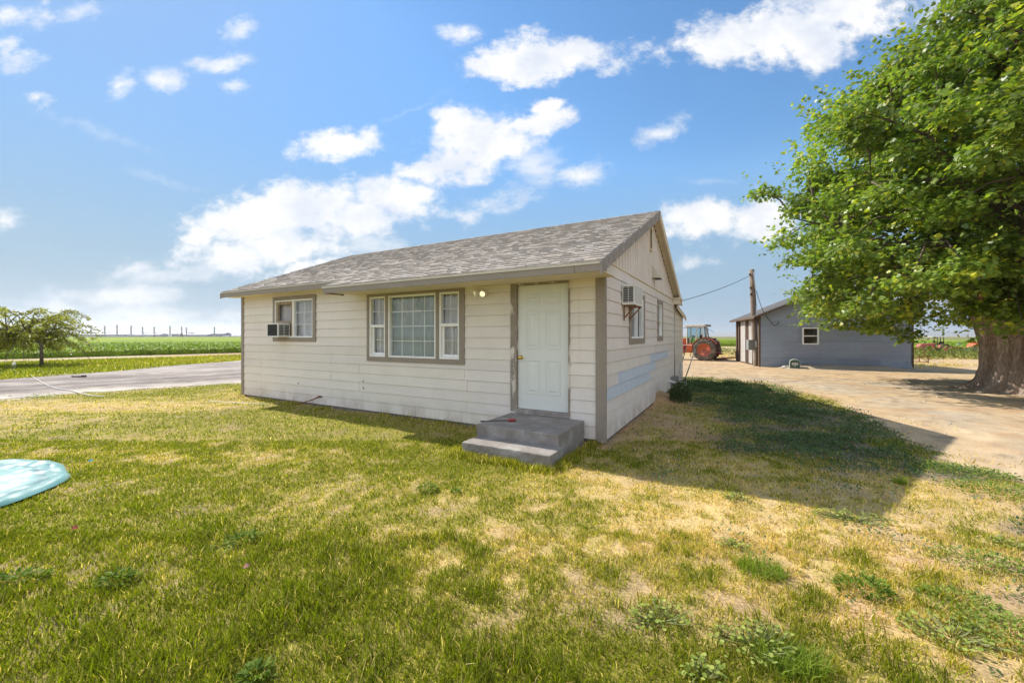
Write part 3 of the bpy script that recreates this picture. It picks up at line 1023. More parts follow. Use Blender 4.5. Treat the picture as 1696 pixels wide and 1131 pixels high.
fe = np.exp(-(np.abs(pline(x, y, CROP))) / .5)
top = .34 + .32 * fbm(x * .8, y * .8, 94, 3)
z = np.where(rng.random(n) < fe, rng.random(n) * top, top + rng.uniform(-.08, .12, n))
colr = mixv(np.broadcast_to(np.array([.10, .17, .015]), (n, 3)), [.26, .34, .035], rng.random(n)) * rng.uniform(.7, 1.3, n)[:, None]
v, t, c = leaf_quads(x, y, z, rng.uniform(.08, .2, n), colr, ratio=.7)
tag(tris_mesh('crop_leaves', v, t, M['crop'], None, c), kind='stuff', label='leafy green crop plants along the near edge of the field', cat='crop plants')

# far hills
az = np.radians(np.linspace(-78, 78, 400))
prof = 28 + 50 * fbm(np.degrees(az) * .09 + 50, az * 0 + 3, 5, 5) * (sstep(.1, .5, az) * .9 + .45)
prof += 35 * np.exp(-((np.degrees(az) - 38) / 14) ** 2) * fbm(np.degrees(az) * .3, az * 0 + 7, 6, 4)
rows = []
for (r, k) in ((7000, 0), (7250, .55), (7500, 1.0), (8200, .6), (8600, 0)):
    rows.append(np.stack([np.sin(az) * r, np.cos(az) * r, prof * k - (3 if k == 0 else 0)], -1))
v = np.concatenate(rows)
tag(tris_mesh('hills', v, grid_faces(len(az), 5)[:, ::-1], M['hill'], None, None, True), kind='structure')
# ------------------------------------------------------------------ the house
house = thing('house', 'single storey cream farmhouse with lap siding, taupe trim and a grey shingled gable roof', 'house', (HC[0], HC[1], 0), -HTH)
HW, HD, RIDGE_Y, RIDGE_Z, SL = 9.6, 7.2, 3.6, 4.30, .413
SEC = 1 / math.sqrt(1 + SL * SL)


def FR(u, o, z):          # front wall: u along the wall, o outwards
    return (u, -o, z)


def SD(u, o, z):          # side wall
    return (o, u, z)


def fbox(mb, fm, u0, u1, o0, o1, z0, z1, col=None):
    return mb.box(fm(u0, o0, z0), fm(u1, o1, z1), col)


CZ0, CH = .03, .186


def lap_siding(fm, u0, u1, ztop, holes, joints, skip=(), seed=1):
    """overlapping boards, cut round the openings; joints = {course: [u, ...]}"""
    rr = random.Random(seed)
    mb = MB()
    k = 0
    while CZ0 + k * CH < ztop - .01:
        za = CZ0 + k * CH; zb = min(za + CH, ztop)
        zcuts = sorted({za, zb} | {z for h in holes for z in (h[2], h[3]) if za < z < zb})
        js = sorted(joints.get(k, []))
        for z0, z1 in zip(zcuts[:-1], zcuts[1:]):
            zm = (z0 + z1) / 2
            spans = [(u0, u1)]
            for h in list(holes) + [s[1:] for s in skip if s[0] == k]:
                if h[2] <= zm <= h[3]:
                    new = []
                    for a, b in spans:
                        if h[1] <= a or h[0] >= b:
                            new.append((a, b)); continue
                        if h[0] > a: new.append((a, h[0]))
                        if h[1] < b: new.append((h[1], b))
                    spans = new
            for a, b in spans:
                cuts = [a] + [j for j in js if a + .05 < j < b - .05] + [b]
                o_a = .022 - .012 * (z0 - za) / CH; o_b = .022 - .012 * (z1 - za) / CH
                fbox(mb, fm, a, b, -.02, .001, z0, z1, (.62, .57, .5))
                for c, d in zip(cuts[:-1], cuts[1:]):
                    t = rr.uniform(.95, 1.03)
                    e = rr.uniform(-.0015, .0015)
                    c2 = c + (.003 if c != a else 0); d2 = d - (.003 if d != b else 0)
                    lo = z0 + (.004 if z0 == za else 0)
                    ps = [fm(c2, 0, lo), fm(d2, 0, lo), fm(d2, o_a + e, lo), fm(c2, o_a + e, lo), fm(c2, 0, z1), fm(d2, 0, z1), fm(d2, o_b + e, z1), fm(c2, o_b + e, z1)]
                    mb.hexa(ps, (t, t * rr.uniform(.985, 1.01), t * rr.uniform(.97, 1.01)))
        k += 1
    return mb


def crs(z):
    return int((z - CZ0) / CH)


def jmap(lst):
    d = {}
    for u, z in lst:
        d.setdefault(crs(z), []).append(u)
    return d


DOOR = (-1.43, -.54, .0, 2.37)
f_holes = [(-1.44, -.53, .0, 2.42), (-4.85, -2.55, 1.10, 2.345), (-8.16, -6.60, 1.49, 2.42)]
f_j = jmap([(-6.05, 1.04), (-5.153, .86), (-6.047, .68), (-8.733, .86), (-5.153, .49), (-6.031, .31), (-8.88, .12), (-5.3, .12), (-2.416, .655), (-2.469, .94), (-2.416, .295), (-8.73, .5), (-3.6, .12)])
lap_siding(FR, -HW, -.0, 2.60, f_holes, f_j, seed=3).build('wall', M['siding'], house, 'front wall of cream lap siding', bevel=0)
blue = [(5, 3.433, 6.1, 0, 9), (4, .72, 4.128, 0, 9), (3, .0, 3.473, 0, 9)]
s_holes = [(1.56, 2.68, 1.49, 2.29), (4.46, 5.0, 1.54, 2.33)]
s_j = jmap([(4.128, 1.233), (.72, .86), (.73, .5), (3.9, .5), (2.9, .31), (5.6, .31), (1.9, .12), (4.4, .68), (5.5, .86), (4.9, .12), (3.0, 2.5)])
lap_siding(SD, .0, HD + .135, 2.64, s_holes, s_j, blue, seed=5).build('wall', M['siding_side'], house, 'gable end wall of worn cream lap siding')
for (k, a, b, _, _) in blue:
    mb = MB()
    z0 = CZ0 + k * CH
    aa = max(a, .002)
    mb.hexa([SD(aa, 0, z0 + .004), SD(b - .003, 0, z0 + .004), SD(b - .003, .028, z0 + .004), SD(aa, .028, z0 + .004), SD(aa, 0, z0 + CH), SD(b - .003, 0, z0 + CH), SD(b - .003, .0105, z0 + CH), SD(aa, .0105, z0 + CH)])
    mb.build('siding_board', M['board_blue'], house, 'grey blue unpainted replacement siding board')
# walls that the photo does not show, plain siding all the same
lap_siding(lambda u, o, z: (-HW - o, u, z), .0, HD, 2.60, [], {}, seed=8).build('wall', M['siding'], house)
lap_siding(lambda u, o, z: (u, HD + 2.4 + o, z), -HW, 0, 2.2, [], {}, seed=9).build('wall', M['siding'], house)
mb = MB().box((-HW + .02, .02, -.1), (-.02, HD + 2.38, .028))
mb.box((-HW + .05, .1, 2.36), (-.05, HD - .1, 2.38))
mb.build('foundation', M['foundation'], house)

# corner boards and gable trim
mb = MB().box((-.115, -.038, .005), (.0, -.0, 2.40)).box((.0005, -.0378, .005), (.036, .02, 2.62))
mb.build('corner_board', M['trim'], house, bevel=.003)
MB().box((-HW - .02, -.036, .02), (-HW + .09, .0, 2.58)).build('corner_board', M['trim'], house, bevel=.003)


def roof_z(y):
    return RIDGE_Z - SL * abs(y - RIDGE_Y)


# shingled roof: one wedge per tab
def shingles(mb, x0f, x1, y_e, sgn, rr, ztop=lambda y: RIDGE_Z - SL * abs(y - RIDGE_Y), ridge_y=RIDGE_Y, exp=.142):
    """y_e eave y, runs to the ridge; sgn=+1 front slope"""
    run = exp * SEC
    n = int(abs(ridge_y - y_e) / run) + 1
    for k in range(n):
        y0 = ridge_y - sgn * (n - k) * run; y1 = y0 + sgn * run * 1.02
        if sgn * (y0 - y_e) < 0: y0 = y_e
        if sgn * (y1 - y_e) <= 0: continue
        xa = x0f(y0)
        x = xa - rr.uniform(0, .17)
        drift = rr.uniform(-.002, .002)
        while x < x1:
            w = rr.choice((.10, .125, .15, .18))
            a, b = max(x, xa) + .002, min(x + w, x1) - .002
            x += w
            if b - a < .02: continue
            g = rr.choice((.33, .34, .35, .36)) * rr.uniform(.97, 1.03)
            wm = rr.uniform(.0, 1)
            col = (g * (1.06 + .05 * wm), g * .965, g * (.87 - .05 * wm))
            t = rr.choice((.014, .022)) + rr.uniform(-.002, .003)
            yb = y0 + sgn * (drift + rr.uniform(0, .004))
            z0, z1 = ztop(yb), ztop(y1)
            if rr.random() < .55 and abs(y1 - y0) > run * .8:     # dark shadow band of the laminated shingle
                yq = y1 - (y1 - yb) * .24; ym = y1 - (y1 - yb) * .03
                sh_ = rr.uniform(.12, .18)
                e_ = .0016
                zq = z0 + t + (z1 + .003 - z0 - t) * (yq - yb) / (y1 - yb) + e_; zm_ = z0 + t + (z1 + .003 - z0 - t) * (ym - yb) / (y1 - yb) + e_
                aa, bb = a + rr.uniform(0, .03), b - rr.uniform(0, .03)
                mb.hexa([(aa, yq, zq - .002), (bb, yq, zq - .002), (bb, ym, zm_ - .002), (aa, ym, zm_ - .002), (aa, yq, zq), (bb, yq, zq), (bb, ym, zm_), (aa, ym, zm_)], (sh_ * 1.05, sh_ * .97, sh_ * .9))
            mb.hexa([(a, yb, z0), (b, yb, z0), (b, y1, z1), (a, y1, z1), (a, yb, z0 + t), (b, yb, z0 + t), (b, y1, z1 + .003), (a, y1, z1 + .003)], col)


rr = random.Random(4)
mb = MB()
XL, XR = -HW - .35, .2
PORCH_X, EAVE, PORCH_E = -5.25, -.37, -.8
shingles(mb, lambda y: (PORCH_X if y < EAVE - .02 else XL), XR, PORCH_E, 1, rr)
shingles(mb, lambda y: XL, XR, HD + .45, -1, rr)
x = XL
while x < XR:                                           # ridge caps
    w = min(.15, XR - x)
    g = rr.choice((.2, .24, .28)); c = (g * 1.06, g, g * .9)
    for s in (1, -1):
        mb.hexa([(x, RIDGE_Y, RIDGE_Z + .012), (x + w, RIDGE_Y, RIDGE_Z + .006), (x + w, RIDGE_Y - s * .14, RIDGE_Z - SL * .14 + .006), (x, RIDGE_Y - s * .14, RIDGE_Z - SL * .14 + .012),
                 (x, RIDGE_Y, RIDGE_Z + .02), (x + w, RIDGE_Y, RIDGE_Z + .012), (x + w, RIDGE_Y - s * .14, RIDGE_Z - SL * .14 + .012), (x, RIDGE_Y - s * .14, RIDGE_Z - SL * .14 + .02)], c)
    x += w
dk = (.06, .055, .05)


def deck(x0, x1, ya, yb, th=.03):
    za, zb = roof_z(ya) - .002, roof_z(yb) - .002
    mb.hexa([(x0, ya, za - th), (x1, ya, za - th), (x1, yb, zb - th), (x0, yb, zb - th), (x0, ya, za), (x1, ya, za), (x1, yb, zb), (x0, yb, zb)], dk)


deck(XL + .01, XR - .01, EAVE + .005, RIDGE_Y); deck(PORCH_X + .01, XR - .012, PORCH_E + .005, EAVE + .003)
deck(XL + .01, XR - .01, RIDGE_Y + .001, HD + .445)
roof = mb.build('roof', M['shingle'], house, 'weathered grey asphalt shingle roof')
# drip edge, vent pipe
mb = MB()
zE, zP = roof_z(EAVE), roof_z(PORCH_E)
mb.box((PORCH_X, PORCH_E - .012, zP - .03), (XR - .02, PORCH_E - .002, zP - .003))
mb.box((XL, EAVE - .012, zE - .022), (PORCH_X + .05, EAVE - .002, zE - .003))
mb.build('drip_edge', M['drip'], roof)
vx, vy = -9.35, 6.0
MB().cyl((vx, vy, roof_z(vy) - .1), (vx, vy, roof_z(vy) + .62), .04, n=12).build('vent_pipe', M['alu'], roof, smooth=True)

# fascias, soffits
MB().box((PORCH_X + .02, PORCH_E - .001, zP - .125), (XR - .36, PORCH_E + .022, zP - .012)).build('fascia', M['trim'], house, bevel=.003)
MB().box((XR - .355, PORCH_E - .002, zP - .123), (XR - .02, PORCH_E + .022, zP - .012)).build('fascia', M['trim'], house, bevel=.003)
MB().box((XL + .02, EAVE - .001, zE - .125), (PORCH_X - .02, EAVE + .022, zE - .01)).build('fascia', M['trim'], house, bevel=.003)
MB().box((PORCH_X, PORCH_E + .01, zP - .125), (PORCH_X + .02, EAVE + .05, zP - .02)).build('fascia', M['trim'], house)
mb = MB()
for a in np.arange(PORCH_X + .02, XR - .03, .405):       # porch ceiling in panels
    mb.box((a + .002, PORCH_E + .023, 2.388), (min(a + .403, .0), -.001, 2.40))
mb.box((.0, PORCH_E + .023, 2.385), (XR - .03, -.04, 2.398))
mb.box((XL + .02, EAVE + .023, 2.552), (PORCH_X, -.001, 2.563))
mb.box((PORCH_X, EAVE + .03, 2.40), (PORCH_X + .015, -.002, 2.552))
mb.build('soffit', M['soffit'], house)
# gable rake boards
for s, name_m in ((1, 'trim_worn'), (-1, 'soffit')):
    ya = PORCH_E - .012 if s == 1 else HD + .46
    mb = MB()
    h_ = .17
    mb.hexa([(XR - .022, ya, roof_z(ya) - h_ * .92), (XR + .012, ya, roof_z(ya) - h_ * .92), (XR + .012, RIDGE_Y - s * .001, RIDGE_Z - h_), (XR - .022, RIDGE_Y - s * .001, RIDGE_Z - h_),
             (XR - .022, ya, roof_z(ya) - .002), (XR + .012, ya, roof_z(ya) - .002), (XR + .012, RIDGE_Y - s * .001, RIDGE_Z - .002), (XR - .022, RIDGE_Y - s * .001, RIDGE_Z - .002)])
    mb.build('rake_board', M[name_m], house, 'weathered bare rake board' if s == 1 else None, bevel=.003)
    mb = MB()                                            # boxed soffit under the overhang
    yy = ya + s * .03
    mb.hexa([(.03, yy, roof_z(yy) - .10), (XR - .024, yy, roof_z(yy) - .10), (XR - .024, RIDGE_Y - s * .002, RIDGE_Z - .10), (.03, RIDGE_Y - s * .002, RIDGE_Z - .10),
             (.03, yy, roof_z(yy) - .085), (XR - .024, yy, roof_z(yy) - .085), (XR - .024, RIDGE_Y - s * .002, RIDGE_Z - .085), (.03, RIDGE_Y - s * .002, RIDGE_Z - .085)])
    mb.build('soffit', M['soffit'], house)
for xx in (XL - .01,):
    for s in (1, -1):
        ya = EAVE if s == 1 else HD + .46
        MB().hexa([(xx, ya, roof_z(ya) - .15), (xx + .03, ya, roof_z(ya) - .15), (xx + .03, RIDGE_Y, RIDGE_Z - .16), (xx, RIDGE_Y, RIDGE_Z - .16),
                   (xx, ya, roof_z(ya) - .003), (xx + .03, ya, roof_z(ya) - .003), (xx + .03, RIDGE_Y, RIDGE_Z - .003), (xx, RIDGE_Y, RIDGE_Z - .003)]).build('rake_board', M['trim'], house)
# boxed eave return at the far end of the gable
mb = MB().box((-.05, HD - .12, 2.50), (XR + .0, HD + .50, 2.63))
mb.prism([(-.06, HD - .14, 2.632), (-.06, HD + .52, 2.632), (-.06, HD + .30, 2.70), (-.06, HD - .14, 2.70)], (XR + .09, 0, 0))
mb.build('eave_return', M['soffit'], house, bevel=.004)
MB().box((-HW + .4, HD + .42, 2.50), (-.06, HD + .45, 2.63)).build('fascia', M['trim'], house)

# board and batten gable panel
mb = MB()
y = .0
while y < HD:
    w = .2
    ya, yb = y + .004, min(y + w - .004, HD)
    zu = lambda yy: max(roof_z(yy) - .085, 2.66)
    mb.hexa([(0, ya, 2.66), (.012, ya, 2.66), (.012, yb, 2.66), (0, yb, 2.66), (0, ya, zu(ya)), (.012, ya, zu(ya)), (.012, yb, zu(yb)), (0, yb, zu(yb))], (1, 1, 1))
    if y > .1:
        a, b = y - .018, y + .018
        mb.hexa([(0, a, 2.66), (.026, a, 2.66), (.026, b, 2.66), (0, b, 2.66), (0, a, zu(a)), (.026, a, zu(a)), (.026, b, zu(b)), (0, b, zu(b))], (.97, .96, .95))
    y += w
y = RIDGE_Y
mb.prism([(-.02, .01, 2.65), (-.02, HD - .01, 2.65), (-.02, HD - .01, 2.7), (-.02, RIDGE_Y, roof_z(RIDGE_Y) - .1), (-.02, .01, 2.7)], (.015, 0, 0), (.6, .55, .48))
mb.build('gable_panel', M['siding_side'], house, 'cream board and batten gable')
MB().box((.0, .0, 2.632), (.034, HD, 2.662)).build('gable_trim', M['soffit'], house, bevel=.004)
MB().prism([(-HW, .0, 2.5), (-HW, HD, 2.5), (-HW, RIDGE_Y, roof_z(RIDGE_Y) - .05)], (.02, 0, 0), (1, 1, 1)).build('gable_panel', M['siding_side'], house)
# louvred vent and flue hood on the gable
mb = MB()
mb.box((.012, 3.33, 3.44), (.04, 3.36, 3.93)).box((.012, 3.58, 3.44), (.04, 3.61, 3.93)).box((.012, 3.33, 3.91), (.04, 3.61, 3.94)).box((.012, 3.33, 3.42), (.05, 3.61, 3.445))
gv = mb.build('gable_vent', M['soffit'], house)
mb = MB()
for k in range(8):
    z = 3.46 + k * .057
    mb.hexa([(.014, 3.36, z + .03), (.018, 3.36, z + .03), (.018, 3.58, z + .03), (.014, 3.58, z + .03), (.034, 3.36, z), (.038, 3.36, z), (.038, 3.58, z), (.034, 3.58, z)])
mb.box((.0125, 3.355, 3.44), (.0135, 3.585, 3.91))
mb.build('louvre', M['brown_wood'], gv)
mb = MB().prism([(.012, 3.68, 2.86), (.20, 3.68, 2.84), (.20, 3.68, 2.88), (.012, 3.68, 3.14)], (0, .24, 0))
mb.build('vent_hood', M['drip'], house, bevel=.004)
MB().box((.06, 3.70, 2.825), (.195, 3.90, 2.845)).build('vent_opening', M['dark_metal'], house)


# windows ---------------------------------------------------------------------
def window(fm, u0, u1, z0, z1, cols, rows, split=None, curtain='curtain', screen=None, depth=.05, lab=None):
    """vinyl frame > pane, grille, curtain, room recess; split: ('h', z) or ('v', u) puts a meeting rail in"""
    mb = MB()
    w = .036
    o0, o1 = -.06, .03
    fbox(mb, fm, u0, u0 + w, o0, o1, z0, z1); fbox(mb, fm, u1 - w, u1, o0, o1, z0, z1)
    fbox(mb, fm, u0 + w, u1 - w, o0, o1 - .001, z1 - w, z1); fbox(mb, fm, u0 + w, u1 - w, o0, o1 - .001, z0, z0 + w)
    areas = [(u0 + w, u1 - w, z0 + w, z1 - w, -.02)]
    if split and split[0] == 'h':
        zs = split[1]
        fbox(mb, fm, u0 + w, u1 - w, o0 + .01, o1 - .004, zs - .028, zs + .028)
        # lower moving sash sits further in with its own stiles
        fbox(mb, fm, u0 + w, u0 + w + .045, -.05, -.012, z0 + w, zs - .028); fbox(mb, fm, u1 - w - .02, u1 - w, -.05, -.012, z0 + w, zs - .028)
        fbox(mb, fm, u0 + w + .045, u1 - w - .02, -.05, -.012, z0 + w, z0 + w + .05)
        areas = [(u0 + w, u1 - w, zs + .028, z1 - w, -.016), (u0 + w + .045, u1 - w - .02, z0 + w + .05, zs - .028, -.036)]
    if split and split[0] == 'v':
        us = split[1]
        fbox(mb, fm, us - .03, us + .03, o0 + .01, o1 - .006, z0 + w, z1 - w)
        areas = [(u0 + w, us - .03, z0 + w, z1 - w, -.03), (us + .03, u1 - w, z0 + w, z1 - w, -.016)]
    win = mb.build('window', M['white'], house, lab, bevel=.004)
    gl = MB(); gr = MB()
    for i, (a, b, c, d, o) in enumerate(areas):
        if screen is not None and i == screen[0]:
            if screen[1] == 'open':
                continue
            s = MB(); fbox(s, fm, a, b, o - .004, o - .002, c, d)
            s.build('insect_screen', M['screen'], win)
        fbox(gl, fm, a, b, o - .003, o + .003, c, d)
        cc = cols[i] if isinstance(cols, (list, tuple)) else cols
        rw = rows[i] if isinstance(rows, (list, tuple)) else rows
        for k in range(1, cc):
            u = a + (b - a) * k / cc
            fbox(gr, fm, u - .007, u + .007, o - .012, o - .006, c, d)
        for k in range(1, rw):
            z = c + (d - c) * k / rw
            fbox(gr, fm, a, b, o - .0115, o - .0064, z - .007, z + .007)
    gl.build('pane', M['glass'], win)
    if gr.v:
        gr.build('grille', M['grille'], win)
    # pleated curtain
    if curtain:
        rr = random.Random(int(abs(u0) * 100))
        n = int((u1 - u0) / .018)
        vs, fs = [], []
        ph = rr.uniform(0, 6)
        for j in range(5):
            z = z0 + .03 + (z1 - z0 - .04) * j / 4
            for k in range(n + 1):
                u = u0 + .02 + (u1 - u0 - .04) * k / n
                o = -.10 + .014 * math.sin(k * .9 + ph + .25 * math.sin(j + k * .1)) + .008 * math.sin(k * .37 + j)
                vs.append(fm(u, o, z))
        for j in range(4):
            for k in range(n):
                i = j * (n + 1) + k
                fs.append((i, i + 1, i + n + 2, i + n + 1))
        cm = MB().add(vs, fs)
        cm.build('curtain', M[curtain], win, smooth=True, recalc=False)
    rb = MB()
    e = .05
    fbox(rb, fm, u0 - e, u1 + e, -.75, -.73, z0 - e, z1 + e); fbox(rb, fm, u0 - e, u0 - e + .01, -.73, -.06, z0 - e, z1 + e); fbox(rb, fm, u1 + e - .01, u1 + e, -.73, -.06, z0 - e, z1 + e)
    fbox(rb, fm, u0 - e + .01, u1 + e - .01, -.73, -.06, z0 - e, z0 - e + .01); fbox(rb, fm, u0 - e + .01, u1 + e - .01, -.73, -.06, z1 + e - .01, z1 + e)
    rb.build('room_recess', M['dark_in'], win)
    return win


def casing(fm, u0, u1, z0, z1, v0, v1, w0, w1, bars=(), m='trim', parent=None, th=.042):
    """flat trim board ring from the outer rectangle u,z to the inner v,w"""
    mb = MB()
    fbox(mb, fm, u0, v0, .0, th, z0, z1); fbox(mb, fm, v1, u1, .0, th, z0, z1)
    fbox(mb, fm, v0, v1, .0, th - .002, w1, z1); fbox(mb, fm, v0, v1, .0, th - .002, z0, w0)
    for a, b in bars:
        fbox(mb, fm, a, b, .0, th - .003, w0, w1)
    return mb.build('window_trim', M[m], parent or house, bevel=.003)


casing(FR, -4.9, -2.464, 1.043, 2.388, -4.834, -2.573, 1.128, 2.336, bars=((-4.383, -4.308), (-3.102, -3.025)))
window(FR, -4.833, -4.384, 1.13, 2.335, [2, 2], [2, 2], ('h', 1.745), lab='narrow double hung window left of the picture window')
window(FR, -4.307, -3.103, 1.13, 2.335, 4, 4, None, 'drape', lab='wide fixed picture window of sixteen panes')
window(FR, -3.024, -2.574, 1.13, 2.335, [2, 2], [2, 2], ('h', 1.745), lab='narrow double hung window beside the porch light')
w2 = window(FR, -8.13, -6.652, 1.512, 2.40, [1, 2], [1, 3], ('v', -7.40), screen=(0, 'open'), lab='sliding window with the air conditioner in its left half')
casing(FR, -8.19, -6.55, 1.42, 2.486, -8.131, -6.652, 1.511, 2.40, parent=w2)
mb = MB()                                               # old wooden filler frame above the air conditioner
fbox(mb, FR, -8.085, -8.02, -.05, .012, 1.55, 2.355); fbox(mb, FR, -7.50, -7.435, -.05, .012, 1.55, 2.355); fbox(mb, FR, -8.02, -7.50, -.05, .010, 2.30, 2.355); fbox(mb, FR, -8.02, -7.50, -.05, .010, 1.85, 1.91)
mb.build('filler_frame', M['wood_raw'], w2, 'old bare wood filler frame', bevel=.004)
w3 = window(SD, 1.56, 2.68, 1.50, 2.28, 1, 1, ('v', 2.13), screen=(0, 'mesh'), curtain=None, lab='sliding window under the bracketed air conditioner')
casing(SD, 1.46, 2.78, 1.40, 2.37, 1.561, 2.679, 1.501, 2.279, parent=w3)
w4 = window(SD, 4.47, 4.99, 1.55, 2.32, 1, 1, ('h', 1.93), screen=(1, 'mesh'), curtain='curtain', lab='small narrow window near the back of the gable wall')
casing(SD, 4.36, 5.09, 1.43, 2.42, 4.471, 4.989, 1.551, 2.319, parent=w4)

# front door ------------------------------------------------------------------
du0, du1, dz0, dz1 = -1.423, -.545, .378, 2.355
mb = MB(); fbox(mb, FR, du0, du1, -.045, -.012, dz0, dz1)
dw, dh = du1 - du0, dz1 - dz0
for (ca, cb) in ((.17, .445), (.565, .84)):
    for (ra, rb_) in ((.071, .157), (.207, .515), (.60, .877)):
        a, b = du0 + dw * ca, du0 + dw * cb
        zt, zb = dz1 - dh * ra, dz1 - dh * rb_
        r = .018
        for (p0, p1, q0, q1) in ((a, b, zt - r, zt), (a, b, zb, zb + r), (a, a + r, zb + r, zt - r), (b - r, b, zb + r, zt - r)):
            fbox(mb, FR, p0, p1, -.012, -.003, q0, q1)
        i = .05
        mb.hexa([FR(a + i, -.012, zb + i), FR(b - i, -.012, zb + i), FR(b - i - .02, -.003, zb + i + .02), FR(a + i + .02, -.003, zb + i + .02),
                 FR(a + i, -.012, zt - i), FR(b - i, -.012, zt - i), FR(b - i - .02, -.003, zt - i - .02), FR(a + i + .02, -.003, zt - i - .02)])
door = mb.build('door', M['door'], house, 'pale mint six panel front door', bevel=.004)
mb = MB()
fbox(mb, FR, -1.541, du0 - .004, -.06, .036, .33, 2.385)
fbox(mb, FR, du1 + .004, -.515, -.06, .036, .33, 2.386); fbox(mb, FR, du0 - .004, du1 + .004, -.06, .033, dz1 + .003, 2.386)
mb.build('door_frame', M['trim_peel'], door, 'peeling taupe door casing', bevel=.003)
mb = MB(); fbox(mb, FR, du0 - .004, du1 + .004, -.06, .03, .345, .374); fbox(mb, FR, du0 - .03, du1 + .03, -.02, .045, .302, .344)
mb.build('threshold', M['trim_worn'], door, bevel=.003)
mb = MB()
k0 = FR(-1.36, -.012, 1.20)
mb.lathe([(.033, 0), (.033, .008), (.014, .012), (.013, .035), (.024, .042), (.031, .055), (.030, .068), (.02, .078), (.004, .082)], k0, (0, -1, 0), 20)
mb.build('door_knob', M['brass'], door, smooth=True)
mb = MB(); fbox(mb, FR, -1.423, -.55, -.3, -.06, .35, 2.36); mb.build('door_recess', M['dark_in'], door)

# twin flood light over the window side
mb = MB()
b0 = FR(-2.04, .022, 2.275)
mb.lathe([(.055, 0), (.055, .012), (.045, .025), (.02, .03)], b0, (0, -1, 0), 20)
for (dx, dy, dz) in ((-.085, -.09, -.01), (.02, -.10, -.03)):
    mb.tube([(b0[0], b0[1] - .02, b0[2]), (b0[0] + dx * .6, b0[1] + dy * .5, b0[2] + .005)], .012, 8)
fl = mb.build('flood_light', M['white_dirty'], house, 'white twin flood light with lit bulbs', smooth=True)
for (dx, dy, dz, ax) in ((-.085, -.05, .0, (-.75, -.62, -.12)), (.02, -.055, -.01, (.12, -.95, -.3))):
    p = (b0[0] + dx, b0[1] + dy, b0[2] + dz)
    MB().lathe([(.018, -.02), (.024, .0), (.040, .03), (.056, .062), (.060, .088), (.050, .087), (.044, .072)], p, ax, 18).build('lamp_head', M['white'], fl, smooth=True)
    q = Vector(p) + Vector(ax).normalized() * .0725
    MB().lathe([(.043, 0), (.038, .007), (.02, .013), (.003, .015)], q, ax, 18).build('bulb', M['lamp_glow'], fl, smooth=True)

# lean-to at the back
lap_siding(SD, HD + .155, HD + 2.4, 2.24, [], jmap([(8.4, .68), (8.0, 1.4), (8.8, .3)]), seed=12).build('wall', M['siding_side'], house, 'worn side wall of the back lean-to')
mb = MB().hexa([(-HW, HD + .05, 2.50), (.10, HD + .05, 2.50), (.10, HD + 2.62, 2.20), (-HW, HD + 2.62, 2.20), (-HW, HD + .05, 2.535), (.10, HD + .05, 2.535), (.10, HD + 2.62, 2.235), (-HW, HD + 2.62, 2.235)], (.25, .235, .21))
mb.build('roof', M['shingle'], house, 'low shed roof of the back lean-to')
mb = MB().hexa([(.085, HD + .16, 2.385), (.112, HD + .16, 2.385), (.112, HD + 2.64, 2.095), (.085, HD + 2.64, 2.095), (.085, HD + .16, 2.518), (.112, HD + .16, 2.518), (.112, HD + 2.64, 2.23), (.085, HD + 2.64, 2.23)])
mb.build('rake_board', M['soffit'], house, bevel=.003)
MB().prism([(.0, HD + .155, 2.235), (.0, HD + 2.4, 2.235), (.0, HD + .155, 2.48)], (-.02, 0, 0), (.98, .96, .94)).build('gable_panel', M['siding_side'], house)
mb = MB().tube([(.035, HD + .145, .03), (.035, HD + .145, 2.60)], .012, 8)
mb.build('conduit', M['alu'], house, smooth=True)
mb = MB().box((.0, 6.55, .02), (.17, 7.12, .36))
mb.build('utility_box', M['foundation'], house, 'grey box low on the gable wall', bevel=.006)
mb = MB().tube([(.03, 6.15, .30), (.10, 6.15, .30), (.14, 6.16, .27), (.2, 6.3, .25)], .022, 8).tube([(.03, 5.9, .33), (.09, 5.92, .31), (.10, 6.0, .26)], .014, 8)
mb.build('drain_pipe', M['pvc'], house, smooth=True)
# hose tap low on the front wall
mb = MB().tube([FR(-6.36, .0, .20), FR(-6.36, .07, .20), FR(-6.40, .12, .185), FR(-6.46, .15, .15), FR(-6.75, .24, .06), FR(-7.0, .3, .02)], [.014, .014, .016, .013, .011, .010], 8)
mb.lathe([(.004, 0), (.032, .002), (.032, .012), (.004, .014)], FR(-6.36, .075, .215), (0, 0, 1), 10)
mb.build('faucet', M['rust'], house, 'rusty hose tap', smooth=True)
for (u, z) in ((-5.02, .62), (-5.02, .48), (-7.2, .45), (-7.9, 2.35)):
    mb = MB(); fbox(mb, FR, u - .006, u + .006, .012, .03, z - .02, z + .02)
    mb.build('old_hook', M['rust'], house)

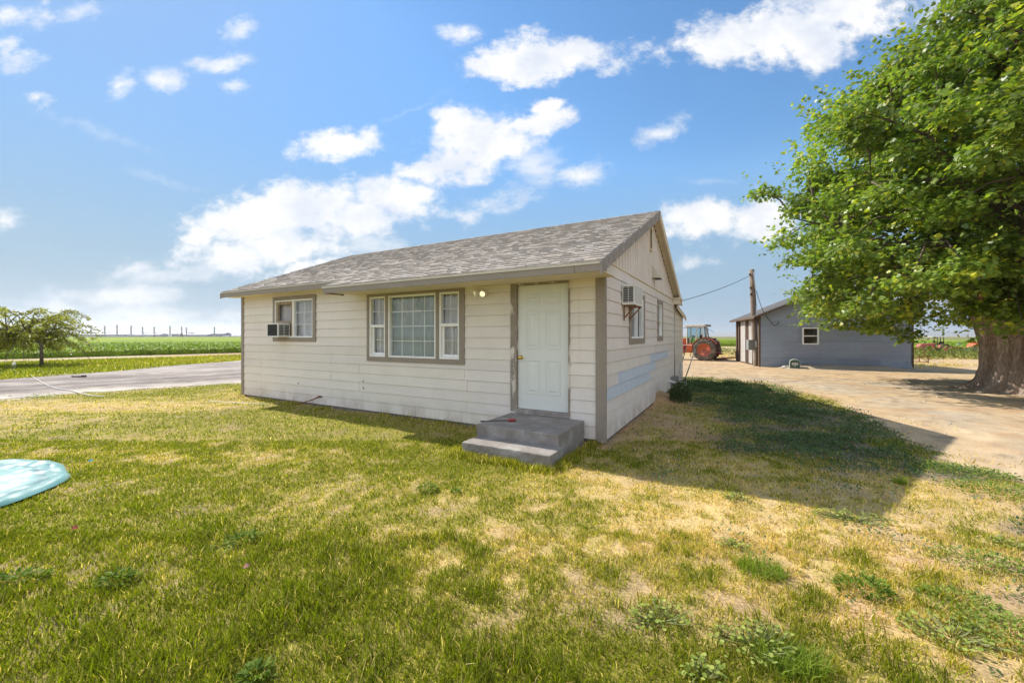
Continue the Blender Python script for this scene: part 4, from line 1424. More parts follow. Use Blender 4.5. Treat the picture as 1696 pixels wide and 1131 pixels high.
# ------------------------------------------------------------------ the two air conditioners
def air_con(name, label, fm_root, rz, w, h, d, gm='screen', fm_='dark_metal'):
    """origin at the wall, outer face towards -y, box from x=0..w, z=0..h"""
    t = thing(name, label, 'air conditioner', fm_root, rz)
    mb = MB()
    fr = .03
    mb.box((0, -d + .012, 0), (w, 0, h))
    mb.box((0, -d, 0), (fr, -d + .012, h)).box((w - fr, -d, 0), (w, -d + .012, h)).box((fr, -d + .001, 0), (w - fr, -d + .012, fr)).box((fr, -d + .001, h - fr), (w - fr, -d + .012, h))
    mb.build('casing', M['white_dirty'], t, bevel=.006)
    g = MB().box((fr, -d + .006, fr), (w - fr, -d + .011, h - fr))
    g.build('condenser_grille', M[gm], t)
    f = MB()
    n = int((w - 2 * fr) / .012)
    for k in range(n):
        x = fr + (w - 2 * fr) * (k + .5) / n
        f.box((x - .0015, -d + .003, fr), (x + .0015, -d + .0065, h - fr))
    f.build('fin', M[fm_], t)
    for x_, sg in ((w, 1), (0, -1)):
        for (a, b) in ((.10, .48), (.53, .90)):
            s = MB().box((x_, -d * b, h * .12), (x_ + sg * .0025, -d * a, h * .88))
            sv = s.build('side_vent', M['screen'], t)
            s = MB()
            for k in range(7):
                z = h * (.17 + .66 * k / 6)
                s.box((x_ + sg * .002, -d * b, z - .0025), (x_ + sg * .006, -d * a, z + .0025))
            s.build('louvre', M['white_dirty'], sv)
    return t


p = hworld(-8.0, .0)
air_con('air_conditioner', 'small white window air conditioner in the left half of the sliding front window', (p[0], p[1], 1.522), -HTH, .45, .325, .29)
p = hworld(.03, .93)
ac2 = air_con('air_conditioner', 'boxy white air conditioner on brackets high on the gable end wall', (p[0], p[1], 2.06), -HTH + math.pi / 2, .66, .335, .20, 'box_grey', 'white_dirty')
for xx in (.12, .54):
    mb = MB()
    mb.tube([(xx, .0, -.22), (xx, -.19, -.01)], .012, 6).tube([(xx, .0, -.012), (xx, -.20, -.012)], .012, 6).box((xx - .014, -.012, -.26), (xx + .014, .0, .0))
    mb.build('bracket', M['rust'], ac2)

# ------------------------------------------------------------------ concrete steps and the tool left on them
p = hworld(-.9, -.7)
st = thing('concrete_steps', 'two worn grey concrete steps below the front door', 'steps', (p[0], p[1], 0), -HTH)
ox, oy = -.9, -.7


def rough_block(x0, x1, y0, y1, z0, z1, name, m, amp=.006, n=22):
    mb = MB()
    nx, ny, nz = n, 12, 6
    import itertools
    idx = {}

    def P_(i, j, k):
        key = (i, j, k)
        if key not in idx:
            x = x0 + (x1 - x0) * i / nx; y = y0 + (y1 - y0) * j / ny; z = z0 + (z1 - z0) * k / nz
            edge = (i in (0, nx)) + (j in (0, ny)) + (k in (0, nz))
            a = amp * (1.8 if edge > 1 else 1)
            s = math.sin(x * 37 + y * 13 + z * 51)
            idx[key] = len(mb.v)
            mb.v.append((x + a * .6 * random.uniform(-1, 1) * (i in (0, nx)), y + a * random.uniform(-1, 1) * (j in (0, ny)), z + a * .3 * random.uniform(-1, 1) * (k == nz)))
        return idx[key]
    for i in range(nx):
        for j in range(ny):
            mb.f.append((P_(i, j, nz), P_(i + 1, j, nz), P_(i + 1, j + 1, nz), P_(i, j + 1, nz)))
    for i in range(nx):
        for k in range(nz):
            mb.f.append((P_(i, 0, k), P_(i + 1, 0, k), P_(i + 1, 0, k + 1), P_(i, 0, k + 1)))
            mb.f.append((P_(i, ny, k), P_(i, ny, k + 1), P_(i + 1, ny, k + 1), P_(i + 1, ny, k)))
    for j in range(ny):
        for k in range(nz):
            mb.f.append((P_(0, j, k), P_(0, j, k + 1), P_(0, j + 1, k + 1), P_(0, j + 1, k)))
            mb.f.append((P_(nx, j, k), P_(nx, j + 1, k), P_(nx, j + 1, k + 1), P_(nx, j, k + 1)))
    return mb.build(name, m, st, bevel=.012)


rough_block(-1.53 - ox, -.28 - ox, -1.03 - oy, -.045 - oy, -.06, .302, 'upper_step', M['concrete'], .003)
rough_block(-1.48 - ox, -.215 - ox, -1.44 - oy, -1.034 - oy, -.08, .152, 'lower_step', M['concrete'], .007)
p = hworld(-1.22, -.66)
tl = thing('hand_tool', 'small hand tool with a red handle and thin dark shaft left on the top step', 'tool', (p[0], p[1], .318), -HTH + .35)
MB().tube([(-.02, 0, 0), (.03, .0, .004), (.08, .01, .006), (.11, .015, .002)], [.008, .022, .021, .01], 10).build('handle', M['red_dark'], tl, smooth=True)
MB().tube([(-.02, 0, 0), (-.2, -.02, -.008), (-.34, -.06, -.010)], .006, 8).tube([(-.33, -.058, -.010), (-.40, -.07, -.012)], [.008, .012], 8).build('shaft', M['dark_metal'], tl, smooth=True)
# ------------------------------------------------------------------ deflated wading pool on the lawn
px_, py_, pr_ = POOL
nr, na = 46, 160
rad = np.linspace(0, 1, nr)[:, None]; ang = np.linspace(0, 2 * np.pi, na, endpoint=False)[None, :]
outer = pr_ * (1 + .035 * np.sin(ang * 2 + 1.1) + .02 * np.sin(ang * 5) + .012 * np.sin(ang * 11 + 2))
rr_ = rad * outer
xx = px_ + rr_ * np.cos(ang); yy = py_ + rr_ * np.sin(ang)
rim = np.exp(-((rad - .93) / .05) ** 2) + .55 * np.exp(-((rad - .80) / .035) ** 2)
fold = np.abs(fbm(np.cos(ang) * 9 + rad * 1.5 + 20, np.sin(ang) * 9 + rad * 1.5 + 20, 120, 4) - .5) * 2
crease = .6 * np.abs(fbm(xx * 2.6 + yy * 1.4 + 30, yy * 2.8 - xx * .6 + 30, 121, 4) - .5) + .5 * np.abs(fbm(xx * 6 + yy * 3 + 30, yy * 4 - xx * 5 + 30, 126, 3) - .5)
zz = .010 + .030 * rim * (.3 + fold) + .085 * crease * (1 - rad * .3) + .012 * fbm(xx * 12, yy * 12, 122, 3)
zz = np.where(rad > .985, .004, zz)
tone = np.stack([np.full(zz.shape, 1.05), np.full(zz.shape, .62), np.full(zz.shape, .60)], -1)
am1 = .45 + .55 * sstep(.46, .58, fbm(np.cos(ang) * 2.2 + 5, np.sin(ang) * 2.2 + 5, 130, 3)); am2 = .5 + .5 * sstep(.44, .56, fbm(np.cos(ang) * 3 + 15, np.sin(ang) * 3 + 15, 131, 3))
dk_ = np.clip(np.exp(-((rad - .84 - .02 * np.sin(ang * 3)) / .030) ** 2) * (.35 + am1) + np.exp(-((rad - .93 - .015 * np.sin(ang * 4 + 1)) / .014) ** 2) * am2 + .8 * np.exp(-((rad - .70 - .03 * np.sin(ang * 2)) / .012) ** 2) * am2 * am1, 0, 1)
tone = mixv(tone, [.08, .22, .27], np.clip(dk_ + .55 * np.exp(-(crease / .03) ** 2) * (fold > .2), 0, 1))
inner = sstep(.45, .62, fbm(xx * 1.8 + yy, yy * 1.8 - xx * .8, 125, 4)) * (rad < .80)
tone = mixv(tone, [2.5, .80, .85], inner * .65)  # white streaks of glare on the vinyl put into its colour
i = np.arange(na); j = np.arange(nr - 1)[:, None]
q = np.stack([j * na + i, j * na + (i + 1) % na, (j + 1) * na + (i + 1) % na, (j + 1) * na + i], -1).reshape(-1, 4)
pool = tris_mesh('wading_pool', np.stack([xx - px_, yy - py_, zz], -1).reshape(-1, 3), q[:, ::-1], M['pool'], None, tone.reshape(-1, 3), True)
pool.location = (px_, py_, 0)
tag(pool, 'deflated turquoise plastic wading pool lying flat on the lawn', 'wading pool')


# ------------------------------------------------------------------ hoses and small litter
def ground_tube(name, pts, r, m, label, cat, z=.02):
    p0 = pts[0]
    mb = MB().tube([(x - p0[0], y - p0[1], z + r) for x, y in pts], r, 8)
    o = mb.build(name, m, None, None, True)
    o.location = (p0[0], p0[1], 0)
    return tag(o, label, cat)


hp = [(50, 621), (58, 628), (67, 633), (76, 638.5), (86, 642.5), (96, 645.5), (110, 647), (122, 649.5), (135, 653.5), (146, 656), (160, 657.5), (172, 658.5)]
ground_tube('irrigation_hose', [G(*q_) for q_ in hp], .013, M['hose'], 'white irrigation hose snaking across the gravel drive', 'hose', .015)
hp = [(345, 664.5), (360, 666), (378, 666.8), (398, 668.2), (420, 669.4), (446, 671)]
ground_tube('garden_hose', [G(*q_) for q_ in hp], .005, M['pvc'], 'thin pale hose in the grass by the left corner of the house', 'hose', .012)
x, y = G(131, 625)
b = MB().box((-.22, -.05, 0), (.22, .05, .055)).box((.10, -.045, .055), (.2, .045, .075)).build('scrap_board', M['dark_metal'], None, None, bevel=.006)
b.location = (x, y, .012); b.rotation_euler = (0, 0, .12)
tag(b, 'dark scrap of board lying on the gravel drive', 'scrap')
x, y = G(23.5, 612)
t = thing('sprinkler', 'small white headed lawn sprinkler standing in the grass verge', 'sprinkler', (x, y, 0))
MB().tube([(0, 0, 0), (0, 0, .22)], .02, 8).tube([(-.10, 0, 0), (.10, 0, 0)], .02, 6).tube([(0, -.1, 0), (0, .1, 0)], .02, 6).build('riser', M['box_grey'], t)
MB().lathe([(.02, 0), (.06, .02), (.06, .10), (.03, .14)], (0, 0, .20), n=10).build('nozzle', M['white'], t, smooth=True)
for (px, py, c_, s_, lab) in ((408, 947, 'pinky', .018, 'small pink scrap of litter in the grass'), (124, 882, 'redp', .02, 'small red scrap of litter in the grass near the left edge'), (150, 768, 'aqua', .025, 'small aqua scrap of plastic in the grass beside the wading pool')):
    x, y = G(px, py)
    m_ = mat('litter_' + c_, {'pinky': (.75, .35, .28), 'redp': (.55, .10, .08), 'aqua': (.15, .5, .55)}[c_], .5, .05)
    o = MB().add([(-s_, -s_ * .6, 0), (s_, -s_ * .4, .006), (s_ * .7, s_ * .8, .012), (-s_ * .6, s_ * .7, .02), (0, 0, .03)], [(0, 1, 4), (1, 2, 4), (2, 3, 4), (3, 0, 4)]).build('litter', m_, None)
    o.location = (x, y, .03)
    tag(o, lab, 'litter')

# tubular frame with two slanting poles by the back corner of the house
x0, y0 = G(1130, 637)
t = thing('tubular_frame', 'white tubular frame with two slanting poles lying by the back corner of the house', 'frame', (x0, y0, 0))


def rel(px, py, z=0.0, Y=None):
    if Y is None:
        x, y = G(px, py, z)
    else:
        x, y = (px - 848) / FPX * Y, Y
        z = CAMH - (py - 557) / FPX * Y
    return (x - x0, y - y0, z)


mb = MB()
mb.tube([rel(1116.5, 640.5, .05), rel(1123, 636, .05), rel(1129.5, 632, .05)], .022, 8)
mb.tube([rel(1118, 637, .06), rel(1126, 631.5, .06)], .018, 8)
mb.tube([rel(1125.5, 645, .05), rel(1132, 640, .05), rel(1139.5, 635, .05), rel(1133, 633, .05)], .022, 8)
mb.build('base', M['pvc'], t, smooth=True)
MB().tube([rel(1133, 632, .05), rel(1152, 578, 0, y0 + .35)], [.02, .016], 8).build('pole', M['alu'], t, smooth=True)
MB().tube([rel(1121, 631.5, .06), rel(1136.5, 576, 0, y0 + .8)], [.02, .016], 8).build('pole', M['alu'], t, smooth=True)

# ------------------------------------------------------------------ corrugated barn
BA = np.array([12.45, 20.1]); BU = np.array([.953, -.303]); BV = np.array([.303, .953])
BW, BD_ = 6.05, 5.2
B_E, B_S = 2.62, .42
barn = thing('barn', 'grey corrugated steel barn with a low gable roof behind the tree', 'barn', (BA[0], BA[1], 0), math.atan2(BU[1], BU[0]))


def barn_top(u):
    return B_E + B_S * (BW / 2 - abs(u - BW / 2))


# facade: horizontally corrugated sheets, each with its own tone
us = np.concatenate([np.arange(0, BW, .11), [BW]])
step = .0235
zs = np.arange(-.05, barn_top(BW / 2), step)
rb = random.Random(9)
tones = {}


def sheet_tone(u, z):
    r_ = int((z + .3) / .78); k = (int((u + (r_ % 2) * .7) / 1.62), r_)
    if k not in tones:
        g = rb.uniform(.9, 1.1)
        tones[k] = (g * rb.uniform(.97, 1.04), g, g * rb.uniform(.98, 1.06))
    return tones[k]


mb = MB()
cols_, vs, fs = [], [], []
nz_ = len(zs)
for a, ua in enumerate(us):
    top = barn_top(ua) - .02
    for k, z in enumerate(zs):
        zc = min(z, top)
        seam = .002 * ((int((z + .3) / .78)) % 2)
        o = (.012 * math.sin(z / .072 * 2 * math.pi)) - seam
        vs.append((ua, o, zc)); tn = sheet_tone(ua, z)
        sm = .93 if ((z + .3) % .78) < .03 else 1
        cols_.append(tuple(c_ * sm for c_ in tn))
for a in range(len(us) - 1):
    for k in range(nz_ - 1):
        um = (us[a] + us[a + 1]) / 2; zm = (zs[k] + zs[k + 1]) / 2
        if 1.80 < um < 2.42 and 1.17 < zm < 1.94:
            continue
        if zs[k] > max(barn_top(us[a]), barn_top(us[a + 1])): continue
        i = a * nz_ + k
        fs.append((i, i + nz_, i + nz_ + 1, i + 1))
mb.v, mb.f, mb.c = vs, fs, cols_
w_ = mb.build('wall', M['corr'], barn, 'corrugated gable wall facing the yard', smooth=True, recalc=False)
mb = MB()                                               # far side and back walls
mb.box((BW - .03, .02, 0), (BW, BD_, B_E)); mb.box((0, BD_ - .03, 0), (BW - .03, BD_, B_E))
mb.prism([(0, BD_ - .03, B_E), (BW, BD_ - .03, B_E), (BW / 2, BD_ - .03, barn_top(BW / 2))], (0, .03, 0))
mb.c = [(1, 1, 1)] * len(mb.v)
mb.build('wall', M['corr'], barn)
mb = MB()
for s in (-1, 1):
    ue = -.32 if s < 0 else BW + .32
    um = BW / 2 - s * (-.001)
    ze = B_E - .32 * B_S; zr = barn_top(BW / 2)
    mb.hexa([(ue, -.22, ze), (BW / 2 + s * .001, -.22, zr), (BW / 2 + s * .001, BD_ + .3, zr), (ue, BD_ + .3, ze), (ue, -.22, ze + .05), (BW / 2 + s * .001, -.22, zr + .05), (BW / 2 + s * .001, BD_ + .3, zr + .05), (ue, BD_ + .3, ze + .05)])
mb.build('roof', M['barn_roof'], barn, bevel=.01)
mb = MB()
for s in (-1, 1):
    ue = -.33 if s < 0 else BW + .33
    ze = B_E - .33 * B_S; zr = barn_top(BW / 2)
    mb.hexa([(ue, -.25, ze - .04), (BW / 2, -.25, zr - .04), (BW / 2, -.222, zr - .04), (ue, -.222, ze - .04), (ue, -.25, ze + .055), (BW / 2, -.25, zr + .055), (BW / 2, -.222, zr + .055), (ue, -.222, ze + .055)])
mb.box((-.36, -.24, B_E - .20), (-.33, BD_ + .3, B_E - .10))
for y_ in np.arange(.2, BD_, .6):
    mb.hexa([(-.31, y_, B_E - .22), (.6, y_, B_E + .16), (.6, y_ + .06, B_E + .16), (-.31, y_ + .06, B_E - .22), (-.31, y_, B_E - .14), (.6, y_, B_E + .24), (.6, y_ + .06, B_E + .24), (-.31, y_ + .06, B_E - .14)])
mb.build('eave_board', M['brown_wood'], barn)
mb = MB().box((BW - .02, -.03, 0), (BW + .04, .03, B_E - .02))
mb.build('corner_trim', M['brown_wood'], barn)
for (a, b_, m_, o_, nm, lab) in ((1.45, 2.1, 'pale_board', .0, 'door', 'pale sliding door panel nearest the pole'), (2.72, 3.72, 'pale_board', -.04, 'door', 'pale sliding door panel further back')):
    mb = MB().box((-.05 + o_, a, .08), (-.01 + o_, b_, 2.42))
    for k in range(1, 6):
        y_ = a + (b_ - a) * k / 6
        mb.box((-.056 + o_, y_ - .006, .08), (-.0505 + o_, y_ + .006, 2.42))
    mb.box((-.062 + o_, a + .05, 1.62), (-.0507 + o_, a + .22, 1.66))
    mb.build(nm, M[m_], barn, lab, bevel=.004)
mb = MB()
for (a, b_) in ((.05, .2), (2.15, 2.32), (2.5, 2.66), (3.76, 4.05), (4.35, 4.55), (4.95, 5.15)):
    mb.box((-.06, a, 0), (.06, b_, B_E - .05))
mb.box((-.03, .1, 2.42), (.03, BD_ - .05, 2.56))
mb.box((0.05, 4.0, .9), (.08, 5.1, 1.1))
mb.build('post', M['brown_wood'], barn)
mb = MB().box((1.2, .6, -.02), (1.22, BD_ - .1, 2.6))
mb.build('inner_wall', M['dark_in'], barn)
# barn window
mb = MB()
a, b_, c0, c1 = 1.80, 2.42, 1.17, 1.94
mb.box((a - .03, -.05, c0 - .03), (a + .03, .03, c1 + .03)).box((b_ - .03, -.05, c0 - .03), (b_ + .03, .03, c1 + .03)).box((a + .03, -.049, c1 - .03), (b_ - .03, .03, c1 + .03)).box((a + .03, -.049, c0 - .03), (b_ - .03, .03, c0 + .03))
mb.box((a + .03, -.04, 1.535), (b_ - .03, .02, 1.585))
bw = mb.build('window', M['white'], barn, bevel=.005)
MB().box((a + .03, .0, c0 + .03), (b_ - .03, .006, c1 - .03)).build('pane', M['glass'], bw)
MB().box((a - .02, .3, c0 - .1), (b_ + .02, .32, c1 + .1)).box((a - .02, .04, c0 - .1), (a - .01, .3, c1 + .1)).box((b_ + .01, .04, c0 - .1), (b_ + .02, .3, c1 + .1)).build('room_recess', M['dark_in'], bw)

# low heap of dirt along the foot of the barn wall
def barn_w(u, v_):
    p_ = BA + BU * u + BV * v_
    return float(p_[0]), float(p_[1])


n_u, n_v = 90, 22
U, V_ = np.meshgrid(np.linspace(.4, 7.2, n_u), np.linspace(-1.7, .02, n_v))
hgt = .17 * sstep(-1.6, -.35, V_) * sstep(.4, 1.2, U) * (1 - sstep(4.4, 7.0, U)) * (.5 + fbm(U * 1.1, V_ * 1.5, 140, 4)) - .004
hgt += .05 * (fbm(U * 4, V_ * 4, 141, 3) - .45) * sstep(-1.6, -.8, V_)
Xb = BA[0] + BU[0] * U + BV[0] * V_; Yb = BA[1] + BU[1] * U + BV[1] * V_
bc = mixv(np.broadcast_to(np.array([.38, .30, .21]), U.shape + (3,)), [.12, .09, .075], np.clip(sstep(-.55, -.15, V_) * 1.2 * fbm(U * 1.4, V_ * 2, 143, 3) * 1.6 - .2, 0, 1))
tag(tris_mesh('ground_bank', np.stack([Xb, Yb, hgt], -1).reshape(-1, 3), grid_faces(n_u, n_v), M['dirt'], None, bc.reshape(-1, 3), True), kind='structure')
rs = random.Random(3)
for (u, v_, s, lab) in ((.85, -.75, .26, 'pale flat slab of rubble beside the green pedestal box'), (3.05, -.5, .34, 'pale broken slab at the middle of the barn wall'), (2.25, -.9, .16, 'small pale chunk of rubble below the barn window'), (1.75, -.85, .12, 'small grey rock right of the green pedestal box'), (4.6, -.75, .13, 'small rock at the right half of the barn wall'), (5.1, -.7, .11, 'smallest rock near the right end of the barn wall')):
    x, y = barn_w(u, v_)
    pts = [(math.cos(k * 1.05) * s * rs.uniform(.7, 1.1), math.sin(k * 1.05) * s * .6 * rs.uniform(.7, 1.1)) for k in range(6)]
    mb = MB()
    vs = [(a, b_, 0) for a, b_ in pts] + [(a * .75, b_ * .75, s * rs.uniform(.25, .45)) for a, b_ in pts]
    mb.add(vs, [tuple(range(6))[::-1], tuple(range(6, 12))] + [(k, (k + 1) % 6, 6 + (k + 1) % 6, 6 + k) for k in range(6)])
    o = mb.build('rubble', M['pale_board'] if s > .2 else M['stone'], None, bevel=.01)
    o.location = (x, y, .05)
    tag(o, lab, 'rubble', 'rubble along the barn wall')

# pedestal box
x, y = barn_w(1.16, -.95)
t = thing('utility_pedestal', 'dark green utility pedestal box with a white sticker in front of the barn', 'utility box', (x, y, .05), math.atan2(BU[1], BU[0]) - .25)
prof = [(-.19, 0), (.19, 0), (.19, .30), (.15, .37), (.06, .40), (-.06, .40), (-.15, .37), (-.19, .30)]
MB().prism([(a, -.15, b_) for a, b_ in prof], (0, .30, 0)).build('body', M['green_box'], t, bevel=.008)
mb = MB()
for (p_, q_) in zip(prof[2:], prof[3:] + prof[:0]):
    d = Vector((q_[0] - p_[0], 0, q_[1] - p_[1])); nrm = Vector((d.z, 0, -d.x)).normalized() * -.012
    mb.prism([(p_[0], -.165, p_[1]), (q_[0], -.165, q_[1]), (q_[0] - nrm.x, -.165, q_[1] - nrm.z), (p_[0] - nrm.x, -.165, p_[1] - nrm.z)], (0, .33, 0))
mb.box((-.205, -.165, 0), (-.1905, .165, .31)).box((.1905, -.165, 0), (.205, .165, .31))
mb.build('lid', M['green_box_rim'], t, bevel=.005)
lb = MB().box((-.11, -.1535, .16), (.11, -.1508, .25)).build('sticker', M['label'], t)
mb = MB()
for k, (a, b_) in enumerate(((-.09, -.07), (-.06, -.05), (-.035, -.01), (.0, .015), (.03, .05), (.06, .085))):
    mb.box((a, -.1555, .185), (b_, -.154, .225))
mb.build('sticker_print', M['ink'], lb)
MB().box((-.02, -.156, .09), (.02, -.1505, .13)).build('latch', M['alu'], t)

# leaning stake beyond the corner of the barn
xa, ya = G(1513, 614)
o = MB().tube([(0, 0, 0), (.16, .5, .62)], [.022, .018], 6).build('wooden_stake', M['pale_board'], None)
o.location = (xa, ya, 0)
tag(o, 'pale wooden stake leaning at the right corner of the barn', 'stake')
# red rail frame in the yard beyond the barn
xa, ya = G(1524, 601)
t = thing('rail_frame', 'low rusty red rail frame standing in the dry grass right of the barn', 'frame', (xa, ya, 0), -.1)
mb = MB()
for x_ in (-.55, -.05, .42):
    mb.tube([(x_, 0, 0), (x_ + .02, 0, .40 if x_ > -.3 else .48)], .025, 6)
mb.tube([(-.15, 0, .38), (.60, 0, .38)], .03, 6).tube([(-.6, 0, .10), (.46, 0, .06)], .025, 6).tube([(-.02, 0, .36), (.40, 0, .08)], .016, 6).tube([(.2, 0, .38), (.2, .0, .75)], .02, 6)
mb.build('rail', M['rust'], t)

# ------------------------------------------------------------------ utility pole with its gear
xa, ya = G(1253, 606)
pole = thing('utility_pole', 'weathered wooden utility pole with a slight lean in front of the barn corner', 'utility pole', (xa, ya, 0))
top = Vector((-.24, .02, 5.02))
MB().tube([(0, 0, -.05), tuple(top * .25), tuple(top * .5), tuple(top * .78), tuple(top)], [.165, .155, .143, .128, .115], 14, True, None, .03).build('shaft', M['pole'], pole, smooth=True)
for k, z in enumerate((4.75, 4.05, 3.72)):
    mb = MB()
    c0 = top * (z / 5.02)
    mb.box((c0.x - .16, c0.y - .1, z - .05), (c0.x - .10, c0.y - .02, z + .05)).lathe([(.02, 0), (.045, .02), (.03, .05), (.045, .08), (.02, .10)], (c0.x - .17, c0.y - .08, z - .05), n=8)
    mb.build('insulator', M['dark_metal'], pole)
mb = MB().tube([(.10, -.17, 0), tuple(top * .3 + Vector((.06, -.17, 0))), tuple(top * .62 + Vector((.03, -.155, 0)))], .028, 8)
mb.tube([tuple(top * .8 + Vector((.03, -.14, 0))), tuple(top * .97 + Vector((.02, -.13, 0)))], .03, 8)
mb.build('conduit', M['alu'], pole, smooth=True)
MB().box((-.03, -.20, 1.0), (.25, -.165, 1.05)).build('strap', M['label'], pole)
xa2, ya2 = G(1240.5, 606)
t = thing('meter_cabinet', 'grey steel meter cabinet on pale conduit posts left of the utility pole', 'cabinet', (xa2 + .02, ya2 - .1, 0))
MB().box((-.17, -.11, .84), (.16, .11, 1.36)).build('cabinet', M['box_grey'], t, bevel=.01)
MB().box((-.15, -.118, .87), (.14, -.1105, 1.33)).build('cabinet_door', M['box_grey'], t, bevel=.004)
mb = MB()
for x_ in (.17, .23, .29):
    mb.tube([(x_, 0, 0), (x_ + .005, 0, 1.32)], .024, 8)
mb.build('conduit', M['pvc'], t, smooth=True)
MB().box((.13, -.09, .98), (.30, .06, 1.28)).build('meter_box', M['white_dirty'], t, bevel=.006)
xa3, ya3 = G(1262, 606)
t = thing('conduit_riser', 'tall narrow pale conduit box right of the utility pole', 'conduit', (xa3, ya3 - .05, 0))
MB().box((-.08, -.03, 0.62), (.07, .05, 1.50)).build('cover', M['pale_board'], t, bevel=.006)
MB().tube([(-.05, 0, 0), (-.05, 0, .64)], .022, 8).tube([(.05, 0, 0), (.05, 0, .64)], .022, 8).build('pipe', M['pvc'], t, smooth=True)
mb = MB().prism([(-.22, 0, 0), (.25, 0, 0), (.06, .1, .45), (-.01, .1, .45)], (0, .05, 0))
xa4, ya4 = G(1243, 601)
mb = MB().tube([(-.2, 0, 0), (.0, .1, .46)], .035, 6).tube([(.2, 0, 0), (.0, .1, .46)], .035, 6).tube([(-.16, 0, .1), (.17, 0, .1)], .03, 6)
o = mb.build('timber_trestle', M['brown_wood'], None)
o.location = (xa4, ya4, 0)
tag(o, 'small brown timber A shape propped behind the meter cabinet', 'trestle')


def cable(name, a, b_, sag, r, label, extra=None, n=24):
    a = Vector(a); b_ = Vector(b_)
    pts = [a.lerp(b_, k / n) - Vector((0, 0, sag * 4 * (k / n) * (1 - k / n))) for k in range(n + 1)]
    if extra: pts += [Vector(e) for e in extra]
    o0 = pts[0].copy()
    o = MB().tube([p - o0 for p in pts], r, 6).build(name, M['black'], None, smooth=True)
    o.location = o0
    return tag(o, label, 'cable')


ptop = Vector((xa, ya, 0)) + top
lw = hworld(-.5, 9.0)
cable('overhead_wire', ptop + Vector((-.17, -.08, -.35)), (lw[0], lw[1], 2.62), .12, .011, 'thin black service wire running from the utility pole to the house')
pm = Vector((xa, ya, 0)) + top * .78
q1 = barn_w(.30, -.30); q2 = barn_w(.55, -.28); q3 = barn_w(.78, -.06)
cable('drop_cable', pm + Vector((.12, -.1, 0)), (q1[0], q1[1], 2.35), .25, .014, 'black cable drooping from the pole on to the barn wall', [(barn_w(.42, -.29)[0], barn_w(.42, -.29)[1], 2.15), (q2[0], q2[1], 2.07), (barn_w(.68, -.16)[0], barn_w(.68, -.16)[1], 2.13), (q3[0], q3[1], 2.28)])

# ------------------------------------------------------------------ tractors


def wheel(parent, name, c, r, w, lugs=22, rim_r=.58, side=1):
    """axis along local y; side=+1 hub faces +y"""
    cx, cy, cz = c
    t = MB().lathe([(r * rim_r, -w / 2 * .9), (r * .80, -w / 2), (r * .93, -w / 2 * .92), (r * .965, -w / 2 * .6), (r * .965, w / 2 * .6), (r * .93, w / 2 * .92), (r * .80, w / 2), (r * rim_r, w / 2 * .9)], c, (0, 1, 0), 40, None, False)
    for k in range(lugs):
        for s in (-1, 1):
            a = 2 * math.pi * (k + (.5 if s > 0 else 0)) / lugs
            ps = []
            for rr2 in (r * .955, r * 1.0):
                for (da, yy) in ((0, 0), (.075, 0), (.075 + .17, s * w * .5), (.17, s * w * .5)):
                    ps.append((cx + math.cos(a + da) * rr2, cy + yy * (1 if rr2 > r * .97 else 1.02), cz + math.sin(a + da) * rr2))
            t.hexa(ps)
    tyre = t.build(name, M['tyre'], parent, smooth=False)
    rm = MB().lathe([(r * rim_r * 1.02, side * w * .40), (r * rim_r * .98, side * w * .44), (r * rim_r * .88, side * w * .36), (r * rim_r * .80, side * w * .26), (r * .25, side * w * .30), (r * .2, side * w * .38), (r * .08, side * w * .40), (.005, side * w * .40)], c, (0, 1, 0), 32)
    rim_o = rm.build('rim', M['wheel_red'], tyre, smooth=True)
    for k in range(7):
        a = 2 * math.pi * k / 7 + .3
        b = MB()
        b.cyl((cx + math.cos(a) * r * .40, cy + side * w * .24, cz + math.sin(a) * r * .40), (cx + math.cos(a) * r * .40, cy + side * w * .30, cz + math.sin(a) * r * .40), r * .042, n=10)
        b.build('bolt', M['dark_metal'], tyre)
    b = MB().cyl((cx, cy + side * w * .3, cz), (cx, cy + side * w * .43, cz), r * .07, n=12)
    b.build('hub', M['dark_metal'], tyre)
    return tyre


tx, ty = (1171 - 848) / FPX * 25.75, 25.75
tr = thing('tractor', 'large faded red farm tractor with a white roofed cab on the dirt yard', 'tractor', (tx, ty, 0), math.atan2(.595, -.804))
wheel(tr, 'wheel', (0, .78, .69), .69, .42, 22, .60, 1)
wheel(tr, 'wheel', (0, -.78, .69), .69, .42, 22, .60, -1)
wheel(tr, 'wheel', (2.15, .62, .44), .44, .26, 16, .55, 1)
wheel(tr, 'wheel', (2.15, -.62, .44), .44, .26, 16, .55, -1)
mb = MB()
mb.prism([(1.12, -.30, .72), (2.55, -.30, .72), (2.60, -.30, 1.20), (2.4, -.30, 1.36), (1.12, -.30, 1.42)], (0, .60, 0))
mb.box((-.15, -.26, .48), (2.2, .26, .72)).box((2.05, -.60, .36), (2.25, .60, .50)).box((-.25, -.6, .58), (.2, .6, .78))
mb.build('body', M['red_paint'], tr, bevel=.02)
mb = MB().prism([(.30, .36, .52), (1.16, .36, .52), (1.16, .36, 1.06), (.30, .36, 1.06)], (0, .22, 0))
mb.prism([(.30, -.58, .52), (1.16, -.58, .52), (1.16, -.58, 1.06), (.30, -.58, 1.06)], (0, .22, 0))
mb.build('side_panel', M['red_paint'], tr, bevel=.015)
mb = MB().prism([(1.22, .33, .42), (1.75, .33, .42), (1.75, .33, 1.10), (1.22, .33, 1.10)], (0, .24, 0))
mb.build('fuel_tank', M['red_dark'], tr, bevel=.03)
MB().box((.32, .581, .96), (1.62, .589, 1.0)).build('stripe', M['label'], tr)
mb = MB()
for k in range(3):
    mb.box((.55, .56, .22 + k * .14), (.86, .68, .25 + k * .14))
